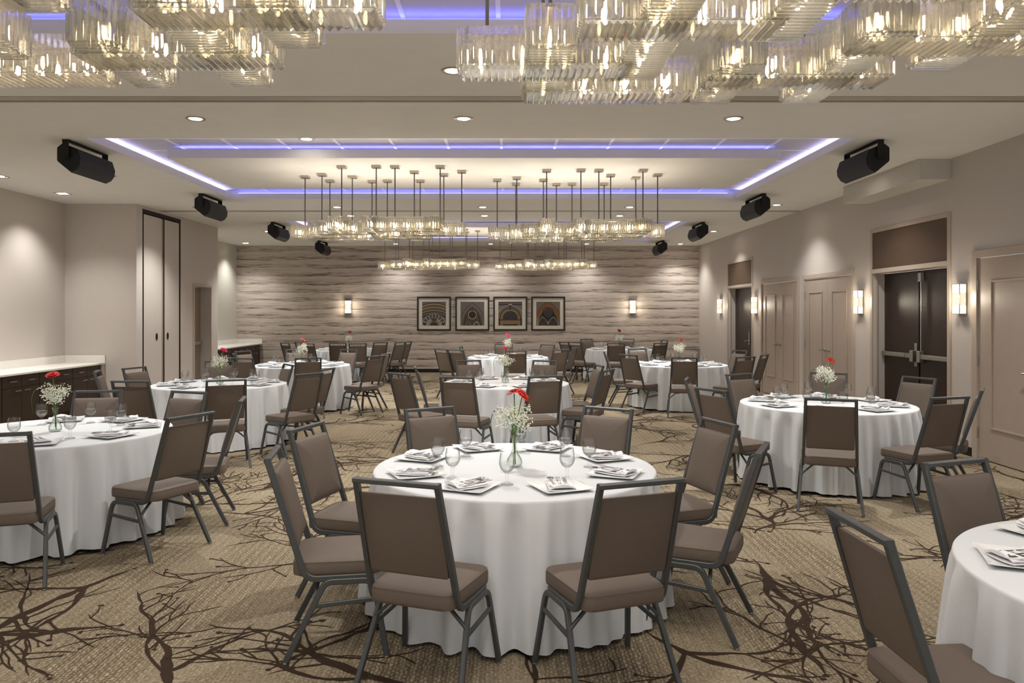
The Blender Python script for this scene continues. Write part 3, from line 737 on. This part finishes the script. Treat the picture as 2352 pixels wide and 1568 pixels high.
def chandelier():
    e = empty('crystal_chandelier', (CH0[0], CH0[1], CEIL-.015)); zo = CEIL-.015
    boxes = [(x0,x1,y,y+BW,ZX) for x0,x1,y in BX] + [(x0,x0+BW,y0,y1,ZY) for x0,y0,y1 in BY]
    for x0,x1,y0,y1,z in boxes:
        x0 -= CH0[0]; x1 -= CH0[0]; y0 -= CH0[1]; y1 -= CH0[1]; w = z-zo
        o = crystal_ring(x0,x1,y0,y1,BH).build('crystal_box', M['crystal'], e); o.location.z = w
        crystal_floor(x0+.004,x1-.004,y0+.004,y1-.004).build('prism_floor', M['crystal'], o)
        b = MB(); along = (x1-x0) > (y1-y0); cx, cy = (x0+x1)/2, (y0+y1)/2
        if along: b.box(x0+.01,x1-.01,cy-.014,cy+.014,BH-.012,BH-.004)
        else: b.box(cx-.014,cx+.014,y0+.01,y1-.01,BH-.012,BH-.004)
        ln = (x1-x0) if along else (y1-y0); n = max(3, round(ln/.17)); ps = []
        for i in range(n):
            s = (i+.5)/n; x, y = (x0+(x1-x0)*s, cy) if along else (cx, y0+(y1-y0)*s)
            b.lathe([(.006,.094),(.006,BH-.012)], 8, (x,y,0)); ps.append((x,y))
        b.build('lamp_bar', M['nickel'], o)
        for x, y in ps: bulb_mesh(x, y).build('bulb', M['bulb'], o, True)
    for cx, cy in RODS:
        px, py = 1100+cx/5.113, 360+cy/5.113; d = (1.84-.045)*F/(PY-py); x, y = (px-PX)*d/F+.035-CH0[0], d-7.05-CH0[1]
        b = MB(); b.box(x-.055,x+.055,y-.055,y+.055,-.03,0); b.build('ceiling_canopy', M['nickel'], e, bevel=.003)
        b = MB(); b.tube([(x,y,-.03),(x,y,ZX+BH-.008-zo)], .008, 8); b.build('rod', M['rod'], e, True, sharp=40)
    return e
CH = chandelier(); chpos = []
for k, (ox, oy, lab) in enumerate([
    (0, 0, 'crystal box chandelier overhead at the picture top, door side, largest with the clearest prisms'),
    (-2.50, -.26, 'crystal box chandelier overhead at the picture top, cabinet side, cropped by the edge'),
    (-.035, 7.05, 'crystal box chandelier under the middle coffer, on the door side'),
    (-2.60, 6.81, 'crystal box chandelier under the middle coffer, on the cabinet side'),
    (-.05, 14.12, 'crystal box chandelier in front of the patterned wall, on the door side'),
    (-2.66, 13.90, 'crystal box chandelier in front of the patterned wall, on the cabinet side')]):
    o = CH if k == 0 else dup(CH); o.location = (CH0[0]+ox, CH0[1]+oy, CEIL-.015); tag(o, lab, 'chandelier', 'crystal box chandeliers'); chpos.append((ox, oy))

# ================================================================== CHAIRS
def lean(z): return -.172 - (z-.40)*(.158/.552)
def chair():
    e = empty('banquet_chair')
    b = MB(); ol = rrect(.435, .40, .43, .065, 6)
    cushion(b, ol, [(.016,.385),(.002,.392),(0,.405),(0,.440),(.004,.450),(.003,.4535),(.012,.459),(.045,.463),(.12,.466),(.2,.467)])
    b.v = [(x, y+.0, z) for x, y, z in b.v]; b.build('seat', M['fabric'], e, True, sharp=55)
    b = MB(); o2 = rrect(.366, .366, .362, .013, 4)
    def bk(p):
        x, t, d = p; z = .706 + t*1.0; return (x*(1+.0), lean(z) + .012 + d*.96, z)
    cushion(b, o2, [(.008,-.016),(0,-.012),(0,.004),(.004,.012),(.014,.018),(.05,.026),(.11,.030),(.16,.031)], fn=bk)
    b.build('backrest', M['fabric'], e, True, sharp=50)
    b = MB(); sec = rsect(.024, .030)
    for s in (-1, 1):
        pth = fillet([(s*.205,.14,.378),(s*.205,-.150,.378),(s*.1865,lean(.949),.949)], .075, 7)
        b.sweep(pth, sec, (1,0,0))
    y = lean(.946)
    b.sweep([(-.198,y,.9415),(.198,y,.9415)], rsect(.022,.030), (0,0,1))
    b.build('back_frame', M['frame'], e)
    pu = fillet([(.225,.010),(.165,.366),(-.055,.366),(-.235,.010)], .06, 7) if False else fillet([(0,.228,.010),(0,.168,.362),(0,-.060,.362),(0,-.240,.010)], .062, 7)
    mid = min(range(len(pu)), key=lambda i: abs(pu[i].y-.05)+ (0 if pu[i].z > .35 else 9))
    fr = [p for p in pu if p.y > .054] + [Vector((0,.054,.362))]; re = [Vector((0,.054,.362))] + [p for p in pu if p.y <= .054]
    for s in (-1, 1):
        for pth in (fr, re):
            b = MB(); q = [(s*(.212+.034*(1-p.z/.362)), p.y, p.z) for p in pth]
            b.sweep(q, rsect(.022,.028), (1,0,0)); l = b.build('leg', M['frame'], e)
            ft = q[0] if pth is fr else q[-1]; g = MB(); g.lathe([(.009,.012),(.012,.010),(.0135,.004),(.012,0.0)], 10, (ft[0],ft[1],0)); g.build('foot_glide', M['glide'], l)
        zz = .255; k = (.362-zz)/.352; xx = s*(.212+.034*(1-zz/.362))
        b = MB(); b.sweep([(xx,.168+.06*k-.012,zz+.018),(xx,-.060-.18*k+.010,zz)], rsect(.014,.022,.003), (1,0,0)); b.build('stretcher', M['frame'], e)
        b = MB(); b.sweep(fillet([(s*.222,-.105,.285),(s*.125,-.095,.372),(s*.06,-.095,.378)], .03, 3), rsect(.018,.014,.003), (0,1,0)); b.build('brace', M['frame'], e)
    return e
CHAIR = chair(); chair_used = [0]

# ================================================================== TABLE DRESSING
TR, TZ = .822, .735
def tablecloth(seed):
    r = random.Random(seed); b = MB(); n = 360; ph = [r.uniform(0, 6.28) for _ in range(8)]; nf = r.choice((21,23,24))
    def wave(a, t):
        w = math.sin(nf*a + 1.7*math.sin(3*a+ph[0]) + .9*math.sin(5*a+ph[1]) + ph[2])
        w = (abs(w)**.8)*(1 if w > 0 else -1); m = .62+.38*math.sin(4*a+ph[3])
        return w*m + .28*t*math.sin(2.6*nf*a/1.0 + ph[4] + 2*math.sin(2*a+ph[5])) if False else w*m + .22*math.sin((nf*2+3)*a+ph[4]+1.2*math.sin(4*a))
    rings = [[(q*math.cos(2*PI*k/n), q*math.sin(2*PI*k/n), TZ-.0005*(q>.79)) for k in range(n)] for q in (.02,.3,.6,.78,.806)]
    lv = [(.816,.7335,.0),(.8205,.7285,.05),(.8225,.720,.1)] + [(None, .720-(.705)*(i/13), i/13) for i in range(1,14)]
    for r0, z, t in lv:
        ring = []
        for k in range(n):
            a = 2*PI*k/n
            if r0 is not None: q, zz = r0, z
            else:
                A = .052*t**.45; q = .8225 + .047*t + A*wave(a, t); zz = z + (.006 + .007*math.sin(3*a+ph[6]))*t
            ring.append((q*math.cos(a), q*math.sin(a), zz))
        rings.append(ring)
    b.rings(rings, cap0=True, cap1=False); return b
CL = [tablecloth(s) for s in (3, 8, 21)]
CLM = [None]*3
def banquet_table():
    e = empty('banquet_table'); b = MB(); b.lathe([(.001,.705),(.800,.705),(.806,.712),(.806,.727),(.800,.732),(.001,.732)], 48); b.build('tabletop', M['tabletop'], e, True, sharp=40)
    for sx in (-1,1):
        for sy in (-1,1):
            b = MB(); b.tube([(sx*.50,sy*.50,.705),(sx*.53,sy*.53,.02)], .016, 10); b.lathe([(.02,.02),(.02,0)], 10, (sx*.53,sy*.53,0)); b.build('leg', M['black'], e, True, sharp=40)
    return e
TB = banquet_table(); tb_used = [0]

def plate_mesh():
    b = MB(); def_ = [(.085,.0015),(.098,.002),(.100,.0)]
    b2 = []; n = 9
    def sq(h, z, lift, bow):
        pts = []
        for s in range(4):
            for i in range(n):
                t = -1 + 2*i/n; x, y = t*h, -h*(1-bow*(1-t*t))
                zz = z + lift*(abs(t)**3)
                a = s*PI/2; pts.append((x*math.cos(a)-y*math.sin(a), x*math.sin(a)+y*math.cos(a), zz))
        return pts
    b.rings([sq(.055,0,0,0), sq(.092,.001,0,.0), sq(.134,.0135,.004,.03), sq(.1355,.0150,.004,.03), sq(.134,.0165,.004,.03), sq(.092,.0055,.001,.0), sq(.04,.0045,0,0)])
    o = b.build('dinner_plate', M['china'], None, True, sharp=60); return o
def napkin_mesh(v):
    b = MB(); r = random.Random(v); nx, ny = 13, 17; w, l = .115, .19
    def layer(w0, w1, y0, y1, z0, th, roll, skew):
        def top(u, t):
            x = (u-.5)*(w0+(w1-w0)*t) + skew*t; y = y0+(y1-y0)*t
            z = z0 + .0012*math.sin(6*u+3*t+v) + .0016*math.sin(6*t+v*2) + roll*max(0,(.22-t)/.22)**1.5*math.sin(PI*min(1,max(0,u)))
            z += .002*(abs(2*u-1)**6)
            return (x, y, z+th)
        tp = [top(i/(nx-1), j/(ny-1)) for j in range(ny) for i in range(nx)]; bt = [(x,y,z-th) for x,y,z in tp]
        fs = []
        for j in range(ny-1):
            for i in range(nx-1):
                a = j*nx+i; fs.append((a,a+1,a+nx+1,a+nx)); q = nx*ny; fs.append((q+a+nx,q+a+nx+1,q+a+1,q+a))
        bd = [i for i in range(nx)] + [nx-1+nx*j for j in range(1,ny)] + [nx*(ny-1)+i for i in range(nx-2,-1,-1)] + [nx*j for j in range(ny-2,0,-1)]
        for k in range(len(bd)): a, c = bd[k], bd[(k+1)%len(bd)]; fs.append((a, nx*ny+a, nx*ny+c, c))
        b.add(tp+bt, fs)
    layer(.135,.12,-.10,.10,.004,.006,0,0); layer(.13,.115,-.105,.085,.013,.005,.022 if v%2 else .012,.006); layer(.10,.12,-.108,-.045,.020,.006,.014,-.004)
    if v % 2: layer(.05,.03,-.02,.095,.018,.006,0,-.07)
    return b.build('folded_napkin', M['napkin'], None, True, sharp=40)
def spoon_mesh():
    b = MB(); rs = []
    for y, w, z, t in [(-.095,.004,.004,.002),(-.085,.0085,.0045,.0022),(-.06,.0075,.004,.002),(0,.0035,.006,.0022),(.03,.003,.008,.0022),(.042,.006,.007,.002),(.055,.017,.004,.0016),(.07,.0205,.003,.0015),(.085,.017,.0045,.0015),(.096,.006,.0075,.0015)]:
        cup = .006 if .05 < y < .09 else 0
        rs.append([(-w,y,z+cup*.8),(-w*.5,y,z-cup*.3),(0,y,z-cup*.6),(w*.5,y,z-cup*.3),(w,y,z+cup*.8),(w*.5,y,z+t-cup*.2),(0,y,z+t-cup*.45),(-w*.5,y,z+t-cup*.2)])
    b.rings(rs); return b.build('spoon', M['steel'], None, True)
def fork_mesh():
    b = MB(); rs = []
    for y, w, z, t in [(-.10,.004,.004,.002),(-.09,.009,.0045,.0022),(-.06,.0075,.004,.002),(0,.0035,.006,.0022),(.03,.003,.008,.0022),(.045,.010,.0065,.0018),(.058,.0125,.004,.0018)]:
        rs.append([(-w,y,z),(w,y,z),(w,y,z+t),(-w,y,z+t)])
    b.rings(rs)
    for k in range(4):
        x = -.0105+k*.007; b.rings([[(x-q,y,z),(x+q,y,z),(x+q,y,z+.0017),(x-q,y,z+.0017)] for y, z, q in ((.057,.004,.0022),(.08,.0035,.0017),(.10,.007,.0009))])
    return b.build('fork', M['steel'], None)
def knife_mesh():
    b = MB(); rs = []
    for y, w, z, t in [(-.11,.005,.003,.005),(-.10,.0095,.0025,.006),(-.05,.008,.003,.0055),(-.005,.0055,.0035,.004),(.0,.005,.0045,.0016),(.02,.0085,.0045,.0014),(.09,.009,.0045,.0012),(.112,.003,.0045,.0010)]:
        rs.append([(-w,y,z),(w,y,z),(w,y,z+t),(-w,y,z+t)])
    b.rings(rs); return b.build('table_knife', M['steel'], None, bevel=.0008)
def goblet_mesh():
    e = empty('water_goblet'); b = MB()
    out = [(.001,0),(.034,0),(.0345,.002),(.030,.005),(.013,.011),(.0068,.019),(.0062,.035),(.0095,.045),(.0095,.050),(.0062,.057),(.014,.064),(.027,.074),(.0365,.088),(.0412,.104),(.0415,.116),(.0392,.140),(.0355,.166),(.0347,.1675)]
    inn = [(.0338,.1665),(.0376,.140),(.0398,.116),(.0394,.104),(.0348,.089),(.0252,.0765),(.012,.067),(.001,.065)]
    b.lathe(out+inn, 24, cap0=False, cap1=False); b.build('goblet', M['glass'], e, True, sharp=60)
    b = MB(); b.lathe([(.001,.0665),(.0115,.0685),(.0246,.0775),(.0342,.0895),(.0388,.104),(.0391,.114),(.001,.1142)], 20, cap0=False, cap1=False); b.build('water', M['water'], e, True, sharp=50)
    return e
PR = {'plate': plate_mesh(), 'nap': [napkin_mesh(v) for v in (1,2)], 'spoon': spoon_mesh(), 'fork': fork_mesh(), 'knife': knife_mesh(), 'goblet': goblet_mesh()}
first = set()
def put(o, loc, rz, name, cat, lab, group):
    k = o.name
    if k in first: o = dup(o)
    first.add(k); o.location = loc; o.rotation_euler = (0, 0, rz); tag(o, lab, cat, group); return o

# ---- flowers
def bud_vase():
    e = empty('bud_vase'); b = MB()
    out = [(.001,0),(.036,0),(.043,.008),(.047,.024),(.043,.044),(.030,.064),(.019,.082),(.0145,.105),(.0145,.140),(.018,.168),(.025,.182)]
    inn = [(.0238,.1815),(.0165,.167),(.0128,.14),(.0128,.105),(.017,.083),(.028,.0655),(.0408,.045),(.0446,.025),(.041,.011),(.001,.006)]
    b.lathe(out+inn, 24, cap0=False, cap1=False); b.build('vase_body', M['vaseglass'], e, True, sharp=60)
    b = MB(); b.lathe([(.001,.0075),(.0395,.012),(.0432,.025),(.0396,.0445),(.0268,.065),(.0158,.0825),(.001,.083)], 20, cap0=False, cap1=False); b.build('water', M['water'], e, True, sharp=50)
    return e
VASE = bud_vase()
def gerbera(mat, base, head, tilt, tdir, R=.05):
    """stem from inside the vase to a flower head; coordinates relative to the vase foot"""
    e = empty('gerbera_daisy'); b = MB(); bx, by = base; hx, hy, hz = head
    P = []
    for i in range(9):
        t = i/8; P.append((bx+(hx-bx)*t*t, by+(hy-by)*t*t, .012+(hz-.02)*t))
    b.tube(P, .0034, 8); b.build('stem', M['stem'], e, True)
    rot = Matrix.Rotation(tilt, 3, Vector((-math.sin(tdir), math.cos(tdir), 0)))
    def tf(v): w = rot @ Vector(v); return (w.x+hx, w.y+hy, w.z+hz)
    b = MB(); rr = random.Random(int(hx*1e4)+7)
    for n, r0, r1, z0, up, w in ((24,.010,R,.000,.004,.0085),(20,.008,R*.82,.004,.012,.0075),(14,.006,R*.45,.007,.014,.005)):
        for k in range(n):
            a = 2*PI*(k+rr.uniform(-.2,.2))/n; ln = r1*rr.uniform(.9,1.05); prev = None; rows = []
            for s in (0,.3,.65,.9,1):
                q = r0+(ln-r0)*s; ww = w*(.45+1.1*s if s < .6 else 1.1-.9*(s-.6)/.4*.9); z = z0+up*math.sin(s*PI*.6)-.006*s*s*rr.uniform(.5,1.5)
                c, sn = math.cos(a), math.sin(a)
                rows.append([tf((q*c+ww*sn*m, q*sn-ww*c*m, z+(.0012 if m == 0 else 0))) for m in (-1,0,1)])
            for i in range(4):
                for m in range(2): b.quad(rows[i][m], rows[i][m+1], rows[i+1][m+1], rows[i+1][m])
    b.build('flower_head', mat, e, True)
    b = MB(); b.lathe([(.001,.017),(.007,.0165),(.011,.013),(.012,.008)], 14, cap0=False, cap1=False); b.v = [tf(v) for v in b.v]; b.build('flower_eye', M['eye'], e, True)
    return e
def gypsophila(seed):
    r = random.Random(seed); b = MB()
    t = (1+5**.5)/2; iv = [Vector(v).normalized() for v in [(-1,t,0),(1,t,0),(-1,-t,0),(1,-t,0),(0,-1,t),(0,1,t),(0,-1,-t),(0,1,-t),(t,0,-1),(t,0,1),(-t,0,-1),(-t,0,1)]]
    fc = [(0,11,5),(0,5,1),(0,1,7),(0,7,10),(0,10,11),(1,5,9),(5,11,4),(11,10,2),(10,7,6),(7,1,8),(3,9,4),(3,4,2),(3,2,6),(3,6,8),(3,8,9),(4,9,5),(2,4,11),(6,2,10),(8,6,7),(9,8,1)]
    for k in range(13):
        a, le = r.uniform(0, 6.28), r.uniform(.015,.08); top = Vector((le*math.cos(a), le*math.sin(a), r.uniform(.24,.34)))
        b.tube([(0,0,.03),(top.x*.1,top.y*.1,.17),tuple(top*.7+Vector((0,0,.07))),tuple(top)], .0011, 4, 1)
        for j in range(40):
            d = Vector((r.gauss(0,1), r.gauss(0,1), r.gauss(0,.9))); d = d.normalized()*r.uniform(.014,.056); c = top+d; q = r.uniform(.0035,.006)
            c.z = max(c.z, .185)
            b.add([c+v*q for v in iv], fc, 0)
            if j % 2 == 0:
                m = top*.9 + Vector((0,0,.01)); b.add([m, m+Vector((.0007,0,0)), c+Vector((.0007,0,0)), c], [(0,1,2,3)], 1)
    return b
GY = [gypsophila(s) for s in (1,4,9)]
def blade(seed):
    a = 3.05; b = MB(); rows = []; K = [(0,.03),(.002,.11),(.006,.19),(.03,.275),(.085,.33),(.135,.318),(.158,.26),(.156,.19),(.148,.14)]
    for i in range(len(K)-1):
        p0, p1, p2, p3 = K[max(0,i-1)], K[i], K[i+1], K[min(len(K)-1,i+2)]
        for s in range(4 if i < len(K)-2 else 5):
            t = s/4; c = [.5*(2*p1[k]+(p2[k]-p0[k])*t+(2*p0[k]-5*p1[k]+4*p2[k]-p3[k])*t*t+(-p0[k]+3*p1[k]-3*p2[k]+p3[k])*t**3) for k in (0,1)]
            w = .0058*(1-.75*(i+t)/(len(K)-1)); q, z = c
            dq, dz = p2[0]-p1[0], p2[1]-p1[1]; l = math.hypot(dq, dz); nq, nz = -dz/l, dq/l     # blade turns its flat side a little outward
            rows.append([((q+m*.75*w*nq)*math.cos(a)-m*.65*w*math.sin(a), (q+m*.75*w*nq)*math.sin(a)+m*.65*w*math.cos(a), z+m*.75*w*nz+(.001 if m == 0 else 0)) for m in (-1,0,1)])
    for i in range(len(rows)-1):
        for m in range(2): b.quad(rows[i][m], rows[i][m+1], rows[i+1][m+1], rows[i+1][m])
    return b

# ================================================================== THE ELEVEN TABLES
h = EYE-TZ
def ctr(xl, xr):
    """table centre from the two outermost columns of its top"""
    a, c = math.atan((xl-PX)/F), math.atan((xr-PX)/F); be, m = (c-a)/2, (c+a)/2; R = TR/math.sin(be); return (R*math.sin(m), R*math.cos(m))
def ctp(px, py): return at(px, py, TZ)
ANG = {'FL':-112.5,'FR':-67.5,'RF':-22.5,'RB':22.5,'BR':67.5,'BL':112.5,'LB':157.5,'LF':-157.5}
POS = {'FL':'seen from behind, cabinet-wall side', 'FR':'seen from behind, door-wall side', 'RF':'on the door-wall side, nearer us', 'RB':'on the door-wall side, farther off',
       'BR':'facing us, door-wall side', 'BL':'facing us, cabinet-wall side', 'LB':'on the cabinet-wall side, farther off', 'LF':'on the cabinet-wall side, nearer us'}
SEAT = {'FL':'camera-edge cabinet-side seat', 'FR':'camera-edge door-side seat', 'RF':'door-side nearer seat', 'RB':'door-side farther seat', 'BR':'far-edge door-side seat', 'BL':'far-edge cabinet-side seat', 'LB':'cabinet-side farther seat', 'LF':'cabinet-side nearer seat'}
TABLES = [
 dict(c=ctr(856,1509), n='the table with two scarlet gerberas', fl=[(0,(-.002,.01,.435),.35,2.6),(0,(.045,-.02,.425),.75,-.3)], full=1,
      s=dict(FL=(906,1103),FR=(1476,1104),RF=(1752,1027),RB=(1653,966),BR=(1395,935),BL=(987,936),LB=(703,977,-16),LF=(626,1036,9))),
 dict(c=ctr(1699,2113), n='the table before the dark doors', fl=[(1,(.045,0,.43),.7,.3)], full=1,
      s=dict(FL=(1906,915),FR=(2184,911),RF=(2257,893),RB=(2113,866),BR=(1902,856),BL=(1696,858),LB=(1576,869),LF=(1632,893))),
 dict(c=ctp(127,990.5), n='the table beside the long sideboard', fl=[(2,(-.02,0,.43),.35,-1.5)], full=1,
      s=dict(FR=(-18,995),RF=(437,952),RB=(557,915),BR=(433,898,-110),BL=(223,896))),
 dict(c=ctr(341,659), n='the table by the folding panels', fl=[(3,(.05,0,.43),.55,-.2)], full=1,
      s=dict(FL=(297,874),FR=(519,871),RF=(710,857),RB=(753,846),BR=(663,836),BL=(505,836),LB=(309,843,-17),LF=(222,852,20))),
 dict(c=ctr(578,804), n='the table by the recessed door', fl=[(2,(.02,0,.43),.55,-.1)], full=0,
      s=dict(FL=(554,829),FR=(708,827),RF=(865,818),RB=(886,812),BR=(803,805),BL=(681,806),LB=None,LF=(537,812))),
 dict(c=ctr(722,879), n='the table by the alcove sideboard', fl=[(4,(.03,0,.43),.5,-1.2)], full=0,
      s=dict(FL=(704,796),FR=(822,796),RF=(920,792),RB=(938,784),BR=(874,786),BL=(776,785),LB=(684,785),LF=(654,795))),
 dict(c=(-.005,9.78), n='the table second along the middle', fl=[(5,(.0,0,.44),.7,-.3)], full=1,
      s=dict(FL=(1049,865),FR=(1252,863),RF=(1398,849),RB=(1377,838),BR=(1251.5,830),BL=(1075,831),LB=(953,842),LF=(916,857))),
 dict(c=ctr(1074,1259), n='the table before the four pictures', fl=[(3,(0,0,.44),.8,-.9)], full=0,
      s=dict(FL=(1046,805),FR=(1185,807),RF=(1289,802),RB=(1321,798),BR=(1258,793),BL=(1156,793),LB=(1058,795),LF=(1012,802))),
 dict(c=ctr(1451,1672), n='the table facing the beige doors', fl=[(2,(.03,0,.43),.55,-.4)], full=0,
      s=dict(FL=(1442,814),FR=(1572,821),RF=(1713,819),RB=(1757,814),BR=(1699,804),BL=(1582,800),LB=(1462,800),LF=(1387,807))),
 dict(c=ctr(1346,1500), n='the table toward the distant doorway', fl=[(4,(.0,0,.46),.9,-1.2)], full=0,
      s=dict(FR=(1414,792),FL=(1319,790),LF=(1295,786),LB=(1346,781),BL=(1440,780),BR=(1527,781),RF=(1518,787))),
 dict(c=(2.44,2.52), n='the table the picture edge crops', fl=[], full=1,
      s=dict(LF=(1968,1199),BL=(2195,1056))),
]
HR = EYE-.952
rj = random.Random(77)
for ti, T in enumerate(TABLES):
    cx, cy = T['c']; n = T['n']
    o = TB if not tb_used[0] else dup(TB); tb_used[0] = 1; o.location = (cx, cy, 0); o.rotation_euler = (0,0,.4*ti); tag(o, 'round folding table hidden under the cloth of ' + n, 'table', 'round banquet tables')
    k = ti % 3
    if CLM[k] is None: CLM[k] = CL[k].build('tablecloth', M['cloth'], None, True); o = CLM[k]
    else: o = dup(CLM[k])
    o.location = (cx, cy, 0); o.rotation_euler = (0,0,1.1*ti+.3); tag(o, 'white floor-length round tablecloth draped over ' + n, 'tablecloth', 'white round tablecloths')
    for key, pix in T['s'].items():
        if pix is None: a = math.radians(ANG[key]); X, Y = cx+1.3*math.cos(a), cy+1.3*math.sin(a)
        else:
            d0 = HR*F/(pix[1]-PY); best = None
            lo, hi = (1.29, 1.80) if T['full'] else (1.27, 1.66)
            for q in (range(-60, 61) if len(pix) == 2 or ti != 3 else (0,)):
                d = d0*(1+q*.004); X, Y = (pix[0]-PX)*d/F, d; r = math.hypot(X-cx, Y-cy); pen = max(0, lo-r, r-hi)*30 + abs(q)
                if best is None or pen < best[0]: best = (pen, X, Y)
            _, X, Y = best
        a = math.atan2(cy-Y, cx-X)
        if pix and len(pix) > 2: a = math.radians(pix[2])
        X, Y = X+.33*math.cos(a), Y+.33*math.sin(a)
        rz = a - PI/2 + rj.uniform(-.03,.03)
        o = CHAIR if not chair_used[0] else dup(CHAIR); chair_used[0] = 1
        o.location = (X, Y, 0); o.rotation_euler = (0,0,rz); tag(o, 'taupe banquet chair ' + POS[key] + ' at ' + n, 'chair', 'taupe banquet chairs')
    off = 0
    if n.endswith('pictures'): off = 10
    for key, ang in ANG.items():
        a = math.radians(ang+off) + rj.uniform(-.03,.03); rz = a + PI/2
        if ti == 10 and key not in ('LB','BL','LF'): continue
        er = (math.cos(a), math.sin(a)); et = (-math.sin(a), math.cos(a))
        if ti == 2 and cx+.6*er[0] < -3.95: continue
        p = (cx+.605*er[0], cy+.605*er[1]); st = SEAT[key]
        put(PR['plate'], (p[0], p[1], TZ+.0012), rz, 'plate', 'plate', 'square white plate, %s, %s' % (st, n), 'square white plates')
        tw = rj.choice((-1,1))*rj.uniform(.25,.6); ba = rz+tw; ny = (-math.sin(ba), math.cos(ba)); nxv = (math.cos(ba), math.sin(ba))
        put(PR['nap'][rj.randrange(2)], (p[0], p[1], TZ+.008), ba, 'napkin', 'napkin', 'folded white napkin on the plate, %s, %s' % (st, n), 'folded white napkins')
        if T['full']:
            for nm, dx, dy, word in (('spoon',-.032,.03,'spoon'),('fork',.0,.025,'fork'),('knife',.033,.02,'knife')):
                q = (p[0]+nxv[0]*dx+ny[0]*dy, p[1]+nxv[1]*dx+ny[1]*dy)
                put(PR[nm], (q[0], q[1], TZ+.0275), ba+rj.uniform(-.12,.12), nm, word, 'silver %s on the napkin, %s, %s' % (word, st, n), 'silver cutlery on napkins')
        ga = a + math.radians(20) + rj.uniform(-.05,.05); gr = .455+rj.uniform(-.02,.02)
        put(PR['goblet'], (cx+gr*math.cos(ga), cy+gr*math.sin(ga), TZ+.0012), rj.uniform(0,6), 'goblet', 'glass', 'stemmed water goblet, %s, %s' % (st, n), 'water goblets')
    if T['fl']:
        o = VASE if ti == 0 else dup(VASE); o.location = (cx, cy, TZ+.0012); tag(o, 'clear glass bud vase at the centre of ' + n, 'vase', 'glass bud vases')
        for fi, (mi, hd, tl, td) in enumerate(T['fl']):
            g = gerbera(M['red'][mi], (.004-.008*fi, .003), hd, tl, td, .052); g.location = (cx, cy, TZ+.0012)
            col = ('scarlet','orange','red','pink','crimson','rose-red')[mi]
            tag(g, ('taller ' if len(T['fl']) > 1 and fi == 0 else 'tilted ' if len(T['fl']) > 1 else '') + col + ' gerbera in the vase of ' + n, 'flower', 'gerberas in the vases')
        if ti < 3: g = GY[ti].build('babys_breath', [M['breath'], M['stem']]); T['gy'] = g; GYO = (globals().get('GYO') or []) + [g]
        else: g = dup(GYO[ti % 3])
        g.location = (cx, cy, TZ+.0012); g.rotation_euler = (0,0,1.3*ti); tag(g, 'cloud of white filler blossom in the vase of ' + n, 'flower spray', 'white blossom sprays', 'stuff')
        if ti == 0: BL0 = blade(1).build('grass_blade', M['leaf'], None, True); g = BL0
        else: g = dup(BL0)
        g.location = (cx, cy, TZ+.0012); g.rotation_euler = (0,0,rj.uniform(-.5,.5)); tag(g, 'arched green grass blade in the vase of ' + n, 'leaf', 'grass blades in the vases')

# ================================================================== LIGHT
def lamp(name, typ, loc, e, col, **kw):
    l = bpy.data.lights.new(name, typ); l.energy = e; l.color = col
    for k, v in kw.items(): setattr(l, k, v)
    o = bpy.data.objects.new(name, l); C.objects.link(o); o.location = loc; return o
WARM, NEUT = (1,.80,.55), (1,.975,.925)
for x, y, z, e in spots:
    lamp('downlight_beam', 'SPOT', (x, y, z-.02), 125*e, NEUT, spot_size=math.radians(112), spot_blend=.75, shadow_soft_size=.06)
for ox, oy in chpos:  # area fills added outside the boxes for bulb light the glass blocks
    for nm, dz, e, rx in (('chandelier_fill_up', 1.19, 8, PI), ('chandelier_fill_down', .96, 14, 0)):
        o = lamp(nm, 'AREA', (.95+ox, 2.9+oy, EYE+dz), e, (1,.93,.83), shape='RECTANGLE', size=2.3, size_y=1.5); o.rotation_euler = (rx, 0, 0)
for x, y, z, rz in lights:
    lamp('sconce_glow', 'POINT', (x-.14*math.sin(-rz) if abs(rz) > .1 else x, y if abs(rz) > .1 else y-.15, z), 5, (1,.88,.7), shadow_soft_size=.06)
W = bpy.data.worlds.new('ambient_fill'); bpy.context.scene.world = W; W.use_nodes = True  # even fill light through the open end, in place of the unseen room
bg = W.node_tree.nodes['Background']; bg.inputs['Color'].default_value = (1,.97,.94,1); bg.inputs['Strength'].default_value = .34

# ================================================================== CAMERA
cam = bpy.data.cameras.new('camera'); co = bpy.data.objects.new('camera', cam); C.objects.link(co)
co.location = (0, 0, EYE); co.rotation_euler = (PI/2, 0, 0)
cam.sensor_width = 36; cam.lens = F/2352*36; cam.shift_x = (1176-PX)/2352; cam.shift_y = -(784-PY)/2352; cam.clip_start = .05; cam.clip_end = 100
sc = bpy.context.scene; sc.camera = co
sc.view_settings.view_transform = 'Standard'; sc.view_settings.look = 'None'; sc.view_settings.gamma = 1; sc.view_settings.use_curve_mapping = False
sc.view_settings.exposure = 1.06
cy_ = sc.cycles
cy_.max_bounces = 20; cy_.diffuse_bounces = 3; cy_.glossy_bounces = 4; cy_.transmission_bounces = 20; cy_.transparent_max_bounces = 32
cy_.caustics_reflective = False; cy_.caustics_refractive = False; cy_.sample_clamp_indirect = 4; cy_.sample_clamp_direct = 0
cy_.use_denoising = True; cy_.use_adaptive_sampling = True; cy_.adaptive_threshold = .02
